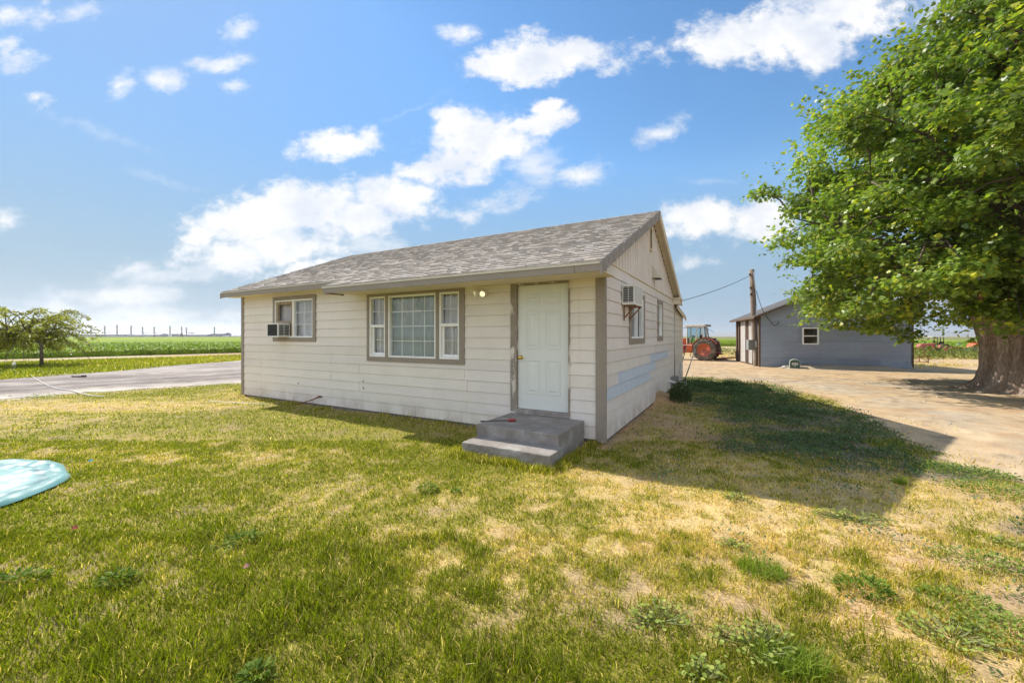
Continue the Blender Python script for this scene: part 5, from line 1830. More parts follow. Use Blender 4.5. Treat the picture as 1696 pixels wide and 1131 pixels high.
mb.box((.53, .60, .22), (.55, .64, .56)).box((.86, .60, .22), (.88, .64, .56))
mb.build('step', M['dark_metal'], tr)
for s in (1, -1):                                       # fenders over the rear wheels
    mb = MB()
    a0, a1, nseg = math.radians(10), math.radians(150), 14
    for k in range(nseg):
        t0, t1 = a0 + (a1 - a0) * k / nseg, a0 + (a1 - a0) * (k + 1) / nseg
        y0_, y1_ = (.40, .86) if s > 0 else (-.86, -.40)
        ps = []
        for rr2 in (.735, .765):
            for (tt, yy) in ((t0, y0_), (t1, y0_), (t1, y1_), (t0, y1_)):
                ps.append((math.cos(tt) * rr2 * 1.02, yy, .69 + math.sin(tt) * rr2))
        mb.hexa(ps)
    mb.prism([(.75, s * .40, .80), (.55, s * .40, 1.28), (.1, s * .40, 1.48), (-.45, s * .40, 1.36), (-.45, s * .40, 1.10), (.3, s * .40, .80)], (0, s * .03, 0))
    mb.build('fender', M['red_paint'], tr)
mb = MB()                                               # cab posts
P4 = [(.12, .56), (.12, -.56), (1.10, .50), (1.10, -.50)]
for (x_, y_) in P4:
    mb.tube([(x_, y_, 1.02), (x_ + (.03 if x_ < .5 else -.02), y_, 2.16)], .035, 6)
mb.tube([(.55, .56, 1.05), (.50, .56, 2.16)], .03, 6).tube([(.55, -.56, 1.05), (.50, -.56, 2.16)], .03, 6)
for z in (1.04, 2.14):
    mb.tube([(.12, .56, z), (1.10, .50, z), (1.10, -.50, z), (.12, -.56, z), (.12, .56, z)], .03, 6)
mb.build('cab_frame', M['drip'], tr)
mb = MB()
mb.box((.53, .552, 1.07), (1.08, .556, 2.12)).box((.16, .556, 1.30), (.5, .560, 2.12)).box((.53, -.556, 1.07), (1.08, -.552, 2.12)).box((.16, -.560, 1.30), (.5, -.556, 2.12)).box((1.096, -.48, 1.42), (1.10, .48, 2.12))
mb.build('cab_window', M['tractor_glass'], tr)
mb = MB().prism([(.02, -.62, 2.16), (1.22, -.62, 2.16), (1.26, -.62, 2.22), (1.18, -.62, 2.30), (.05, -.62, 2.30), (-.02, -.62, 2.24)], (0, 1.24, 0))
mb.build('cab_roof', M['white_dirty'], tr, bevel=.02)
mb = MB().box((-.14, .30, 2.16), (.02, .55, 2.30)).box((-.14, -.55, 2.16), (.02, -.30, 2.30)).box((-.22, -.1, 2.2), (.02, .1, 2.28))
mb.build('work_light', M['box_grey'], tr, bevel=.01)
mb = MB().hexa([(.06, -.45, 2.10), (.06, .45, 2.10), (-.42, .45, 1.78), (-.42, -.45, 1.78), (.065, -.45, 2.11), (.065, .45, 2.11), (-.415, .45, 1.79), (-.415, -.45, 1.79)])
mb.build('rear_window', M['tractor_glass'], tr)
mb = MB().tube([(.06, .4, 2.1), (.02, .42, 1.5), (-.35, .4, 1.35), (-.5, .2, 1.25)], .035, 6).tube([(.05, -.4, 2.1), (.0, -.42, 1.5), (-.4, -.4, 1.3)], .035, 6).box((-.5, -.3, 1.18), (-.1, .3, 1.42)).box((.3, -.2, 1.05), (.62, .2, 1.25)).box((.26, -.22, 1.2), (.36, .22, 1.65))
mb.tube([(.95, .0, 1.0), (.82, 0, 1.55)], .03, 6).lathe([(.16, 0), (.17, .015), (.16, .03)], (.80, 0, 1.54), (-.4, 0, 1), 14)
mb.build('cab_fittings', M['dark_metal'], tr)
mb = MB().tube([(-.2, .25, .55), (-.75, .2, .50)], .04, 6).tube([(-.2, -.25, .55), (-.75, -.2, .50)], .04, 6).tube([(-.75, -.35, .50), (-.75, .35, .50)], .05, 6).tube([(-.3, 0, .42), (-.95, 0, .42)], .04, 6).tube([(-.2, 0, 1.05), (-.7, .0, .72)], .04, 6)
mb.build('hitch', M['red_dark'], tr)
MB().tube([(2.0, .18, 1.38), (2.0, .18, 1.95)], .035, 8).build('exhaust_pipe', M['dark_metal'], tr)
MB().tube([(1.10, .55, 2.08), (1.85, .85, 2.08)], .014, 6).box((1.84, .74, 1.85), (1.86, .94, 2.1)).build('mirror', M['dark_metal'], tr)

# scrap by the shed side
xs_, ys_ = G(1226, 592)
t = thing('disc_blade', 'dark rusted disc blade leaning by the open side of the barn', 'disc', (xs_, ys_, 0), .5)
MB().lathe([(.02, .0), (.36, .05), (.40, .09), (.40, .10), (.35, .07), (.02, .025)], (0, 0, .36), (.25, -1, .15), 24).build('blade', M['dark_metal'], t, smooth=True)
MB().tube([(-.5, .05, .45), (.1, .0, .36)], .04, 6).tube([(-.5, .05, .45), (-.45, .05, .0)], .03, 6).build('axle', M['rust'], t)
rs = random.Random(12)
for k, (px, py, lab) in enumerate(((1212, 594, 'heap of thin rusty bars lying on the dirt behind the tractor'), (1196, 596, 'short rusty iron bars lying beside the tractor rear wheel'))):
    x, y = G(px, py)
    mb = MB()
    for q in range(9):
        a = rs.uniform(-.5, .5); l = rs.uniform(.25, .55); ox_, oy_ = rs.uniform(-.3, .3), rs.uniform(-.2, .2)
        mb.tube([(ox_ - math.cos(a) * l, oy_ - math.sin(a) * l, .03 + rs.random() * .08), (ox_ + math.cos(a) * l, oy_ + math.sin(a) * l, .03 + rs.random() * .1)], rs.uniform(.015, .035), 6)
    o = mb.build('scrap_iron', M['rust'], None)
    o.location = (x, y, 0)
    tag(o, lab, 'scrap iron', 'scrap iron in the yard')

# small old tractor out in the weeds right of the barn
sx, sy = G(1556, 585.5)
t = thing('tractor', 'small dusty red canopy tractor parked in the weeds right of the barn', 'tractor', (sx, sy, 0), math.pi - .12)
wheel(t, 'wheel', (0, .42, .42), .42, .26, 14, .6, 1)
wheel(t, 'wheel', (0, -.42, .42), .42, .26, 14, .6, -1)
wheel(t, 'wheel', (1.35, .38, .27), .27, .18, 12, .6, 1)
wheel(t, 'wheel', (1.35, -.38, .27), .27, .18, 12, .6, -1)
MB().prism([(.55, -.22, .42), (1.7, -.22, .42), (1.78, -.22, .62), (1.62, -.22, .86), (.55, -.22, .92)], (0, .44, 0)).box((-.2, -.16, .34), (1.5, .16, .46)).build('body', mat('dusty_old_red', (.36, .10, .075), .6, .2, 4), t, bevel=.03)
mb = MB()
for s in (1, -1):
    for k in range(8):
        t0, t1 = .2 + 2.5 * k / 8, .2 + 2.5 * (k + 1) / 8
        ps = [(math.cos(tt) * r_, yy, .42 + math.sin(tt) * r_) for r_ in (.45, .47) for (tt, yy) in ((t0, s * .24), (t1, s * .24), (t1, s * .56), (t0, s * .56))]
        mb.hexa(ps)
mb.build('fender', mat('dusty_old_red_fender', (.33, .10, .08), .6, .2, 4), t)
mb = MB()
for (x_, y_) in ((-.1, .3), (-.1, -.3), (.16, .3), (.16, -.3)):
    mb.tube([(x_, y_, .7), (x_ + .03, y_, 1.48)], .028, 6)
mb.build('canopy_post', M['dark_metal'], t)
MB().box((-.35, -.42, 1.48), (.95, .42, 1.53)).build('canopy', M['white_dirty'], t, bevel=.015)
MB().box((-.12, -.2, .72), (.2, .2, .80)).box((-.16, -.2, .8), (-.1, .2, 1.08)).build('seat', M['black'], t, bevel=.02)
MB().tube([(.62, 0, .85), (.42, 0, 1.08)], .02, 6).lathe([(.14, 0), (.15, .015), (.14, .03)], (.42, 0, 1.08), (-.5, 0, 1), 14).build('steering_wheel', M['dark_metal'], t)
MB().tube([(-.3, .2, .4), (-1.8, .1, .45)], .05, 6).tube([(-.3, -.2, .4), (-1.8, -.3, .5)], .05, 6).tube([(-1.0, -.5, .5), (-1.1, .5, .45)], .06, 6).tube([(-1.9, -.5, .42), (-1.7, .5, .5)], .06, 6).tube([(-.35, .1, .8), (-1.1, .1, .55)], .05, 6).box((-1.7, -.3, .5), (-1.2, .3, .58)).build('implement_arm', M['rust'], t)
# red and green implement, drum and bits further right
sx, sy = G(1613, 584)
t = thing('farm_implement', 'small red topped green farm implement in the weeds beside the big trunk', 'implement', (sx, sy, 0), .15)
mb = MB().prism([(-.5, -.3, .52), (.5, -.3, .52), (.30, -.3, .84), (.12, -.3, .92), (-.2, -.3, .86)], (0, .6, 0)).lathe([(.14, 0), (.16, .05), (.12, .22), (.02, .24)], (.02, 0, .9), n=12).tube([(.3, 0, .7), (1.3, .1, .78)], .05, 6)
mb.build('hopper', M['red_paint'], t, bevel=.02)
mb = MB().box((-.7, -.3, .30), (.6, .3, .40)).tube([(-.7, .2, .35), (-.9, .2, .0)], .04, 6).tube([(.5, .2, .35), (.7, .2, .0)], .04, 6).tube([(-.7, -.2, .35), (-.9, -.2, .0)], .04, 6).tube([(.5, -.2, .35), (.7, -.2, .0)], .04, 6)
mb.build('frame', mat('implement_green', (.03, .14, .08), .5, .15), t)
mb = MB()
for x_ in (-.45, .1):
    mb.lathe([(.06, -.05), (.27, -.05), (.27, .05), (.06, .05)], (x_, -.35, .27), (0, 1, 0), 18)
mb.build('gauge_wheel', M['tyre'], t)
sx, sy = G(1588, 579)
t = thing('water_drum', 'pale white and green drum standing at the edge of the field', 'drum', (sx, sy, 0))
MB().lathe([(.24, 0), (.27, .02), (.27, .28), (.255, .3), (.27, .32), (.27, .60), (.24, .64)], (0, 0, 0), n=20).build('drum', M['white_dirty'], t, smooth=True)
MB().lathe([(.2, .64), (.2, .72), (.05, .80)], (0, 0, 0), n=14).build('cap', M['green_box'], t, smooth=True)
sx, sy = G(1603, 572)
o = MB().tube([(0, 0, 0), (.03, 0, 1.95)], .06, 8).build('field_post', M['pole'], None)
o.location = (sx, sy, 0)
tag(o, 'lone slender post standing at the field edge left of the big trunk', 'post')

# ------------------------------------------------------------------ far factory with its stacks
FD = 1000.0


def fx(px):
    return (px - 848) / FPX * FD


sheds = [(90, 215, 552.3, 0, 'factory', 'long pale factory shed at the far left of the field'), (215, 254, 551.8, 14, 'factory_dark', 'lavender grey factory block below the third and fourth stacks'),
         (231, 283, 553, -10, 'factory', 'pale low roofed factory shed in the middle of the plant'), (283, 310, 550.8, 8, 'factory_dark', 'taller grey factory block behind the dark round tree'),
         (308, 354, 552.8, -4, 'factory', 'long pale factory shed right of the dark round tree'), (354, 371, 550.6, 6, 'factory_dark', 'tall grey factory block under the rightmost stack'), (371, 402, 556, 0, 'factory', 'lowest pale factory building at the right end of the plant')]
for (a, b_, ytop, dz, m_, lab) in sheds:
    w_ = (b_ - a) / FPX * FD
    t = thing('factory_building', lab, 'factory', (fx((a + b_) / 2), FD + dz * 2, 0), .0, 'factory buildings beyond the field')
    h_ = CAMH + (557 - ytop) / FPX * FD
    hb_ = h_ * .72
    MB().box((-w_ / 2, -14, -1), (w_ / 2, 14, hb_)).build('wall', M[m_], t)
    MB().prism([(-w_ / 2 - .6, -15, hb_), (-w_ / 2 - .6, 0, h_), (-w_ / 2 - .6, 15, hb_)], (w_ + 1.2, 0, 0)).build('roof', M['factory'], t)
    mb = MB()
    rs = random.Random(int(a))
    for k in range(int(w_ / 7)):
        x_ = -w_ / 2 + 3 + k * 7 + rs.uniform(-1, 1)
        mb.box((x_, -14.25, 0), (x_ + rs.uniform(2, 4), -14.0, rs.uniform(1.6, 3.4)))
    mb.build('loading_door', M['factory_dark' if m_ == 'factory' else 'stack'], t)
ords = ['first', 'second', 'third', 'fourth', 'fifth', 'sixth', 'seventh', 'eighth', 'ninth', 'tenth']
for k, (px, yt) in enumerate(((166.3, 540), (188.2, 540), (208.2, 538.5), (231, 539), (249.5, 541.3), (268.3, 541.5), (294, 540.3), (313, 540.8), (320.6, 542.6), (366, 541.6))):
    t = thing('smokestack', 'weathered steel smokestack on the far plant, %s from the left' % ords[k], 'smokestack', (fx(px), FD - 22, 0), 0, 'smokestacks of the far plant')
    h_ = CAMH + (557 - yt) / FPX * FD
    MB().lathe([(1.5, -1), (1.35, h_ * .4), (1.2, h_ * .92), (1.45, h_ * .93), (1.45, h_ * .98), (1.1, h_)], (0, 0, 0), n=14).build('shaft', M['stack'], t, smooth=True)
    mb = MB()
    for z in np.arange(4, h_ - 1, 3.0):
        mb.lathe([(1.2, 0), (1.9, 0), (1.9, .5), (1.2, .5)], (0, 0, z), n=12)
    mb.build('ladder_ring', M['dark_metal'], t)
    if k not in (2, 3, 6, 7, 9):
        MB().box((2, -.8, 9.2), (16, .8, 10.3)).tube([(0, 0, 12), (5, 0, 9.8)], .9, 8).build('duct', M['stack'], t)
for (px, w_, h_, lab) in ((301, 7.5, 10, 'dark round tree standing in front of the far factory'), (255, 4.5, 4, 'small dark bush in front of the far factory left of the round tree'), (170, 9, 4.5, 'low dark bush at the left end of the far factory')):
    t = thing('far_tree', lab, 'tree', (fx(px) * .95, FD * .95, 0))
    rs = random.Random(int(px))
    mb = MB()
    for q in range(420):
        u1, u2, u3 = rs.uniform(-1, 1), rs.uniform(-1, 1), rs.uniform(0, 1)
        if u1 * u1 + u2 * u2 + (u3 * 2 - 1) ** 2 > rs.uniform(.75, 1.05): continue
        c0 = Vector((u1 * w_ / 2, u2 * w_ / 2, u3 * h_)); s = rs.uniform(.3, .8)
        d1 = Vector((rs.uniform(-1, 1), rs.uniform(-1, 1), rs.uniform(-1, 1))).normalized() * s; d2 = d1.orthogonal().normalized() * s
        mb.add([c0 - d1, c0 + d2, c0 + d1, c0 - d2], [(0, 1, 2, 3)])
    mb.build('crown', M['far_tree'], t, recalc=False)
    MB().tube([(0, 0, 0), (0, 0, h_ * .4)], .4, 6).build('trunk', M['limb'], t)
# ------------------------------------------------------------------ trees
LEAF = np.array([(0, 0, 0), (.30, .0, .03), (.50, .30, .0), (.27, .42, .05), (.36, .78, -.02), (.10, .70, .03), (0, 1.05, -.06), (-.10, .70, .03), (-.36, .78, -.02), (-.27, .42, .05), (-.50, .30, .0), (-.30, .0, .03)])
LEAF_F = np.array([(0, 1, 3), (1, 2, 3), (0, 3, 5), (3, 4, 5), (0, 5, 7), (5, 6, 7), (0, 7, 9), (7, 8, 9), (0, 9, 11), (9, 10, 11)])


def leaf_mesh(name, pos, tip, nrm, size, colr, m, parent, tmpl=LEAF, tf=LEAF_F):
    """one small lobed blade per leaf"""
    tip = tip / np.linalg.norm(tip, axis=1, keepdims=True)
    b = np.cross(nrm, tip); b /= np.linalg.norm(b, axis=1, keepdims=True) + 1e-9
    nn = np.cross(tip, b)
    v = pos[:, None, :] + (b[:, None, :] * tmpl[None, :, 0:1] + tip[:, None, :] * tmpl[None, :, 1:2] + nn[:, None, :] * tmpl[None, :, 2:3]) * size[:, None, None]
    k = len(tmpl)
    f = (np.arange(len(pos))[:, None, None] * k + tf[None]).reshape(-1, tf.shape[1])
    return tris_mesh(name, v.reshape(-1, 3), f, m, parent, np.repeat(colr, k, 0))


TX, TY = 14.0, 11.0
tree = thing('maple_tree', 'huge old maple with a massive furrowed trunk and drooping leafy crown', 'tree', (TX, TY, 0))
# trunk
nh, na = 90, 150
zz = np.concatenate([np.linspace(-.12, .7, 40), np.linspace(.74, 3.1, nh - 40)])[:, None]
th = np.linspace(0, 2 * np.pi, na, endpoint=False)[None, :]
prof = np.interp(zz, [-.12, 0, .12, .3, .6, 1.0, 1.4, 1.8, 2.2, 2.6, 3.1], [1.20, 1.06, .92, .82, .75, .74, .77, .84, .92, .92, .82])
cx_, cy_ = np.cos(th), np.sin(th)
ridge = np.abs(fbm(cx_ * 6 + 40, cy_ * 6 + zz * .7 + 40, 150, 4) - .5) * 2
ridge2 = fbm(cx_ * 16 + 60, cy_ * 16 + zz * 2.2 + 60, 152, 3)
lob = np.maximum(0, np.sin(th * 6 + 1.2 + .6 * np.sin(th * 2))) * np.exp(-np.clip(zz, 0, 9) / .22) * .38 + .05 * np.sin(th * 3 + 2 + zz * .6)
rad = prof * (1 + lob) + .13 * (ridge - .3) + .09 * (ridge2 - .5)
bx = rad * cx_ - .07 * np.clip(zz - .9, 0, 9); by = rad * cy_
bc = mixv(np.broadcast_to(np.array([.36, .265, .20]), rad.shape + (3,)), [.52, .42, .34], np.clip(fbm(cx_ * 5 + 9, cy_ * 5 + zz * 1.2 + 9, 160, 4) * 2.4 - .9, 0, 1))
bc = mixv(bc, [.19, .12, .08], np.clip(fbm(cx_ * 3 + 3, cy_ * 3 + zz * .9 + 3, 161, 4) * 2.5 - 1.25, 0, 1))
i = np.arange(na); j = np.arange(nh - 1)[:, None]
q = np.stack([j * na + i, j * na + (i + 1) % na, (j + 1) * na + (i + 1) % na, (j + 1) * na + i], -1).reshape(-1, 4)
trunk = tris_mesh('trunk', np.stack([bx, by, np.broadcast_to(zz, rad.shape)], -1).reshape(-1, 3), q, M['bark'], tree, bc.reshape(-1, 3), True)

# main limbs
rt = random.Random(21)
nodes = []
limb = MB()


def grow(p, d, r, length, up, n=7):
    pts = [Vector(p)]; d = Vector(d).normalized()
    for k in range(n):
        d = (d + Vector((rt.uniform(-.18, .18), rt.uniform(-.18, .18), up + rt.uniform(-.1, .1)))).normalized()
        pts.append(pts[-1] + d * length / n)
    rs_ = [r * (1 - .8 * k / n) for k in range(n + 1)]
    limb.tube(pts, rs_, 8, True, None, .06)
    for k in range(1, n + 1):
        nodes.append((pts[k], rs_[k]))
    return pts, rs_


for k in range(9):
    a = 2 * math.pi * k / 9 + rt.uniform(-.25, .25)
    el = rt.uniform(.35, 1.0)
    b0 = Vector((-.12 + math.cos(a) * .45, math.sin(a) * .45, rt.uniform(2.2, 2.9)))
    pts, rs_ = grow(b0, (math.cos(a) * math.cos(el), math.sin(a) * math.cos(el), math.sin(el)), rt.uniform(.26, .36), rt.uniform(4.2, 5.6), .04)
    for q_ in (2, 3, 4, 5):
        a2 = a + rt.uniform(-1.0, 1.0)
        grow(pts[q_], (math.cos(a2), math.sin(a2), rt.uniform(-.1, .8)), rs_[q_] * .6, rt.uniform(1.6, 2.6), .02, 5)
for k in range(4):
    a = 2 * math.pi * k / 4 + .5
    pts, rs_ = grow((-.1 + math.cos(a) * .2, math.sin(a) * .2, 2.8), (math.cos(a) * .25, math.sin(a) * .25, 1), .34, rt.uniform(5.5, 6.8), .02, 8)
    for q_ in (3, 4, 5, 6):
        a2 = a + rt.uniform(-1.6, 1.6)
        grow(pts[q_], (math.cos(a2), math.sin(a2), rt.uniform(.2, .9)), rs_[q_] * .55, rt.uniform(1.8, 2.8), .02, 5)

EZ = [1.5, 2.2, 3.0, 3.8, 4.6, 6.0, 7.2, 8.1, 8.9, 9.6, 10.3, 10.8]
ER = [3.9, 4.5, 4.8, 5.3, 5.7, 5.8, 5.7, 5.25, 4.5, 3.4, 1.9, .4]
cl = []
tries = 0
while len(cl) < 580 and tries < 60000:
    tries += 1
    z = rt.uniform(2.05, 11.2); a = rt.uniform(0, 2 * math.pi)
    if rt.random() > (np.interp(z, EZ, ER) / 6.2) ** 1.0: continue
    fb = float(fbm(np.array([math.cos(a) * 3.4 + 9 + z * .5]), np.array([math.sin(a) * 3.4 + z * .95]), 170, 3)[0])
    lump = .97 + .75 * (fb - .5)
    Rz = float(np.interp(z, EZ, ER)) * lump
    f = rt.random() ** .42
    if f > .6 and fb < .36 and rt.random() < .75: continue
    if z < 3.3 and f < .60: continue
    if f < .28: continue
    if z < 2.75 and math.cos(a) * Rz * f < -2.2: continue
    c0 = Vector((math.cos(a) * Rz * f, math.sin(a) * Rz * f, z - (.5 * f ** 3 if z < 5 else 0)))
    md = min(((c0 - o_[0]).length for o_ in cl), default=9)
    if md < .53: continue
    cl.append((c0, f, a, z))
for k in range(16):                                     # sprays hanging in front of the top of the trunk
    a = rt.uniform(math.pi * .98, math.pi * 1.75)
    c0 = Vector((math.cos(a) * rt.uniform(1.2, 2.2), math.sin(a) * rt.uniform(1.2, 2.0), rt.uniform(2.15, 3.2)))
    cl.append((c0, .5, a, c0.z))
pos, tip, nrm, size, colr = [], [], [], [], []
for (c0, f, a, z) in cl:
    # twig from the closest limb
    nb = min(nodes, key=lambda q_: (q_[0] - c0).length + (.8 if q_[0].z > c0.z + .6 else 0))
    d = c0 - nb[0]
    mid = nb[0] + d * .5 + Vector((rt.uniform(-.15, .15), rt.uniform(-.15, .15), .12 * d.length))
    limb.tube([nb[0], mid, c0, c0 + Vector((math.cos(a), math.sin(a), -.4)) * .3], [min(nb[1] * .6, .05), .028, .014, .006], 5)
    inview = (c0.x < 2.2)
    n = int(rt.uniform(250, 390) if inview else rt.uniform(70, 110))
    rx, rz = rt.uniform(.45, .80), rt.uniform(.22, .42)
    u = rng.normal(size=(n, 3)); u /= np.linalg.norm(u, axis=1, keepdims=True)
    rr2 = rng.random(n) ** .45
    off = u * rr2[:, None] * np.array([rx, rx, rz])
    off[:, 2] -= .35 * (off[:, 0] ** 2 + off[:, 1] ** 2) / rx            # drooping edges
    # a few sprigs sticking out
    k_ = int(n * .16)
    dirs = rng.normal(size=(3, 3)) + np.array([math.cos(a), math.sin(a), .25]); dirs /= np.linalg.norm(dirs, axis=1, keepdims=True)
    pick = rng.integers(0, 3, k_)
    off[:k_] = dirs[pick] * rng.uniform(.3, 1.0, k_)[:, None] * rx * 1.75 + rng.normal(size=(k_, 3)) * .07
    outw = np.array([math.cos(a), math.sin(a), .0])
    p_ = np.array(c0) + off
    nn = u * .55 + outw * .35 + np.array([0, 0, .8]) + rng.normal(size=(n, 3)) * .45
    tt = u * np.array([1, 1, .3]) + outw * .5 + np.array([0, 0, -.55]) + rng.normal(size=(n, 3)) * .5
    pos.append(p_); tip.append(tt); nrm.append(nn)
    size.append(rng.uniform(.068, .145, n) * (1 if inview else 1.45))
    g = rng.random(n)
    base = mixv(np.broadcast_to(np.array([.108, .182, .032]), (n, 3)), [.27, .345, .06], g)
    yel = rng.random(n) < (.10 + .12 * (rt.random() < .3))
    base = np.where(yel[:, None], mixv(base, [.52, .50, .05], .75), base)
    colr.append(base * rt.uniform(.72, 1.3))
pos, tip, nrm, size, colr = map(np.concatenate, (pos, tip, nrm, size, colr))
ok = pos[:, 2] > 1.15
leaf_mesh('crown', pos[ok], tip[ok], nrm[ok], size[ok], colr[ok], M['leaf'], tree)
lo = limb.build('limbs', M['limb'], tree, smooth=True, recalc=False)
lo.name = 'limb'
# seed tassels / dead sprigs hanging by the trunk
for (x_, y_, z_, l_) in ((.05, -1.2, 3.0, .35), (-2.2, -.9, 2.7, .3), (.3, -1.3, 2.7, .5)):
    mb = MB()
    for q_ in range(5):
        mb.tube([(x_ + rt.uniform(-.06, .06), y_, z_), (x_ + rt.uniform(-.1, .1), y_ + rt.uniform(-.05, .05), z_ - l_ * rt.uniform(.6, 1))], .010, 5)
    mb.build('dead_sprig', M['rust'], tree)

# small arching tree across the drive
sx, sy = G(69, 606)
t = thing('small_tree', 'small spreading tree with arching twiggy branches beyond the gravel drive', 'tree', (sx, sy, 0))
rs = random.Random(31)
br = MB()
hub = Vector((-1.2, .2, 1.45))
br.tube([(0, 0, 0), (-.01, 0, .7), (-.06, .02, 1.2), tuple(hub)], [.075, .065, .06, .055], 8)
MBt = MB()
P_, T_, N_, S_, C_ = [], [], [], [], []
for k in range(105):
    a = rs.uniform(0, 2 * math.pi)
    long_ = rs.random() < .3
    reach = rs.uniform(2.0, 2.9) if long_ else rs.uniform(.8, 2.3)
    rise = rs.uniform(.7, 1.75) if long_ else rs.uniform(-.1, .6)
    droop = rs.uniform(.9, 1.6) if not long_ else rs.uniform(.5, 1.0)
    pts = []
    base = hub + Vector((rs.uniform(-1.0, .8), rs.uniform(-.9, .9), rs.uniform(-.05, .25)))
    for q_ in range(10):
        s = q_ / 9
        pts.append(base + Vector((math.cos(a) * reach * s, math.sin(a) * reach * s, rise * math.sin(min(s * 1.25, 1) * math.pi * .5) - droop * s ** 2.6)) + Vector((rs.uniform(-.06, .06), rs.uniform(-.06, .06), rs.uniform(-.05, .05))))
    br.tube(pts, [.030 - .024 * q_ / 9 for q_ in range(10)], 5, True)
    n = int(reach * (135 if not long_ else 60))
    s = rng.uniform(.12 if not long_ else .25, 1, n)
    ip = s * 9; i0 = np.clip(ip.astype(int), 0, 8); fr_ = (ip - i0)[:, None]
    arr = np.array([tuple(p_) for p_ in pts])
    p_ = arr[i0] * (1 - fr_) + arr[i0 + 1] * fr_ + rng.normal(size=(n, 3)) * (np.array([.10, .10, .07]) if not long_ else np.array([.06, .06, .05]))
    P_.append(p_); T_.append(rng.normal(size=(n, 3)) + np.array([math.cos(a), math.sin(a), -.5])); N_.append(rng.normal(size=(n, 3)) * .5 + np.array([0, 0, 1.0]))
    S_.append(rng.uniform(.07, .14, n))
    C_.append(mixv(np.broadcast_to(np.array([.22, .23, .035]), (n, 3)), [.46, .45, .06], rng.random(n)) * rs.uniform(.75, 1.2))
P_, T_, N_, S_, C_ = map(np.concatenate, (P_, T_, N_, S_, C_))
ok = P_[:, 2] > .75
QL = np.array([(0, 0, 0), (.32, .45, .03), (0, 1, 0), (-.32, .45, .03)])
leaf_mesh('crown', P_[ok], T_[ok], N_[ok], S_[ok], C_[ok], M['leaf_small'], t, QL, np.array([(0, 1, 2, 3)]))
br.build('trunk', M['limb'], t, smooth=True, recalc=False)

# ------------------------------------------------------------------ single weeds
ROUND = np.array([(0, 0, 0), (.28, .08, .05), (.5, .38, .09), (.46, .75, .05), (.2, 1.0, .0), (-.2, 1.0, .0), (-.46, .75, .05), (-.5, .38, .09), (-.28, .08, .05)])
ROUND_F = np.array([(0, 1, 2), (0, 2, 3), (0, 3, 4), (0, 4, 5), (0, 5, 6), (0, 6, 7), (0, 7, 8)])
LANCE = np.array([(0, 0, 0), (.16, .3, .04), (.19, .6, .05), (0, 1, -.05), (-.19, .6, .05), (-.16, .3, .04), (0, .5, 0)])
LANCE_F = np.array([(0, 1, 6), (1, 2, 6), (2, 3, 6), (3, 4, 6), (4, 5, 6), (5, 0, 6)])


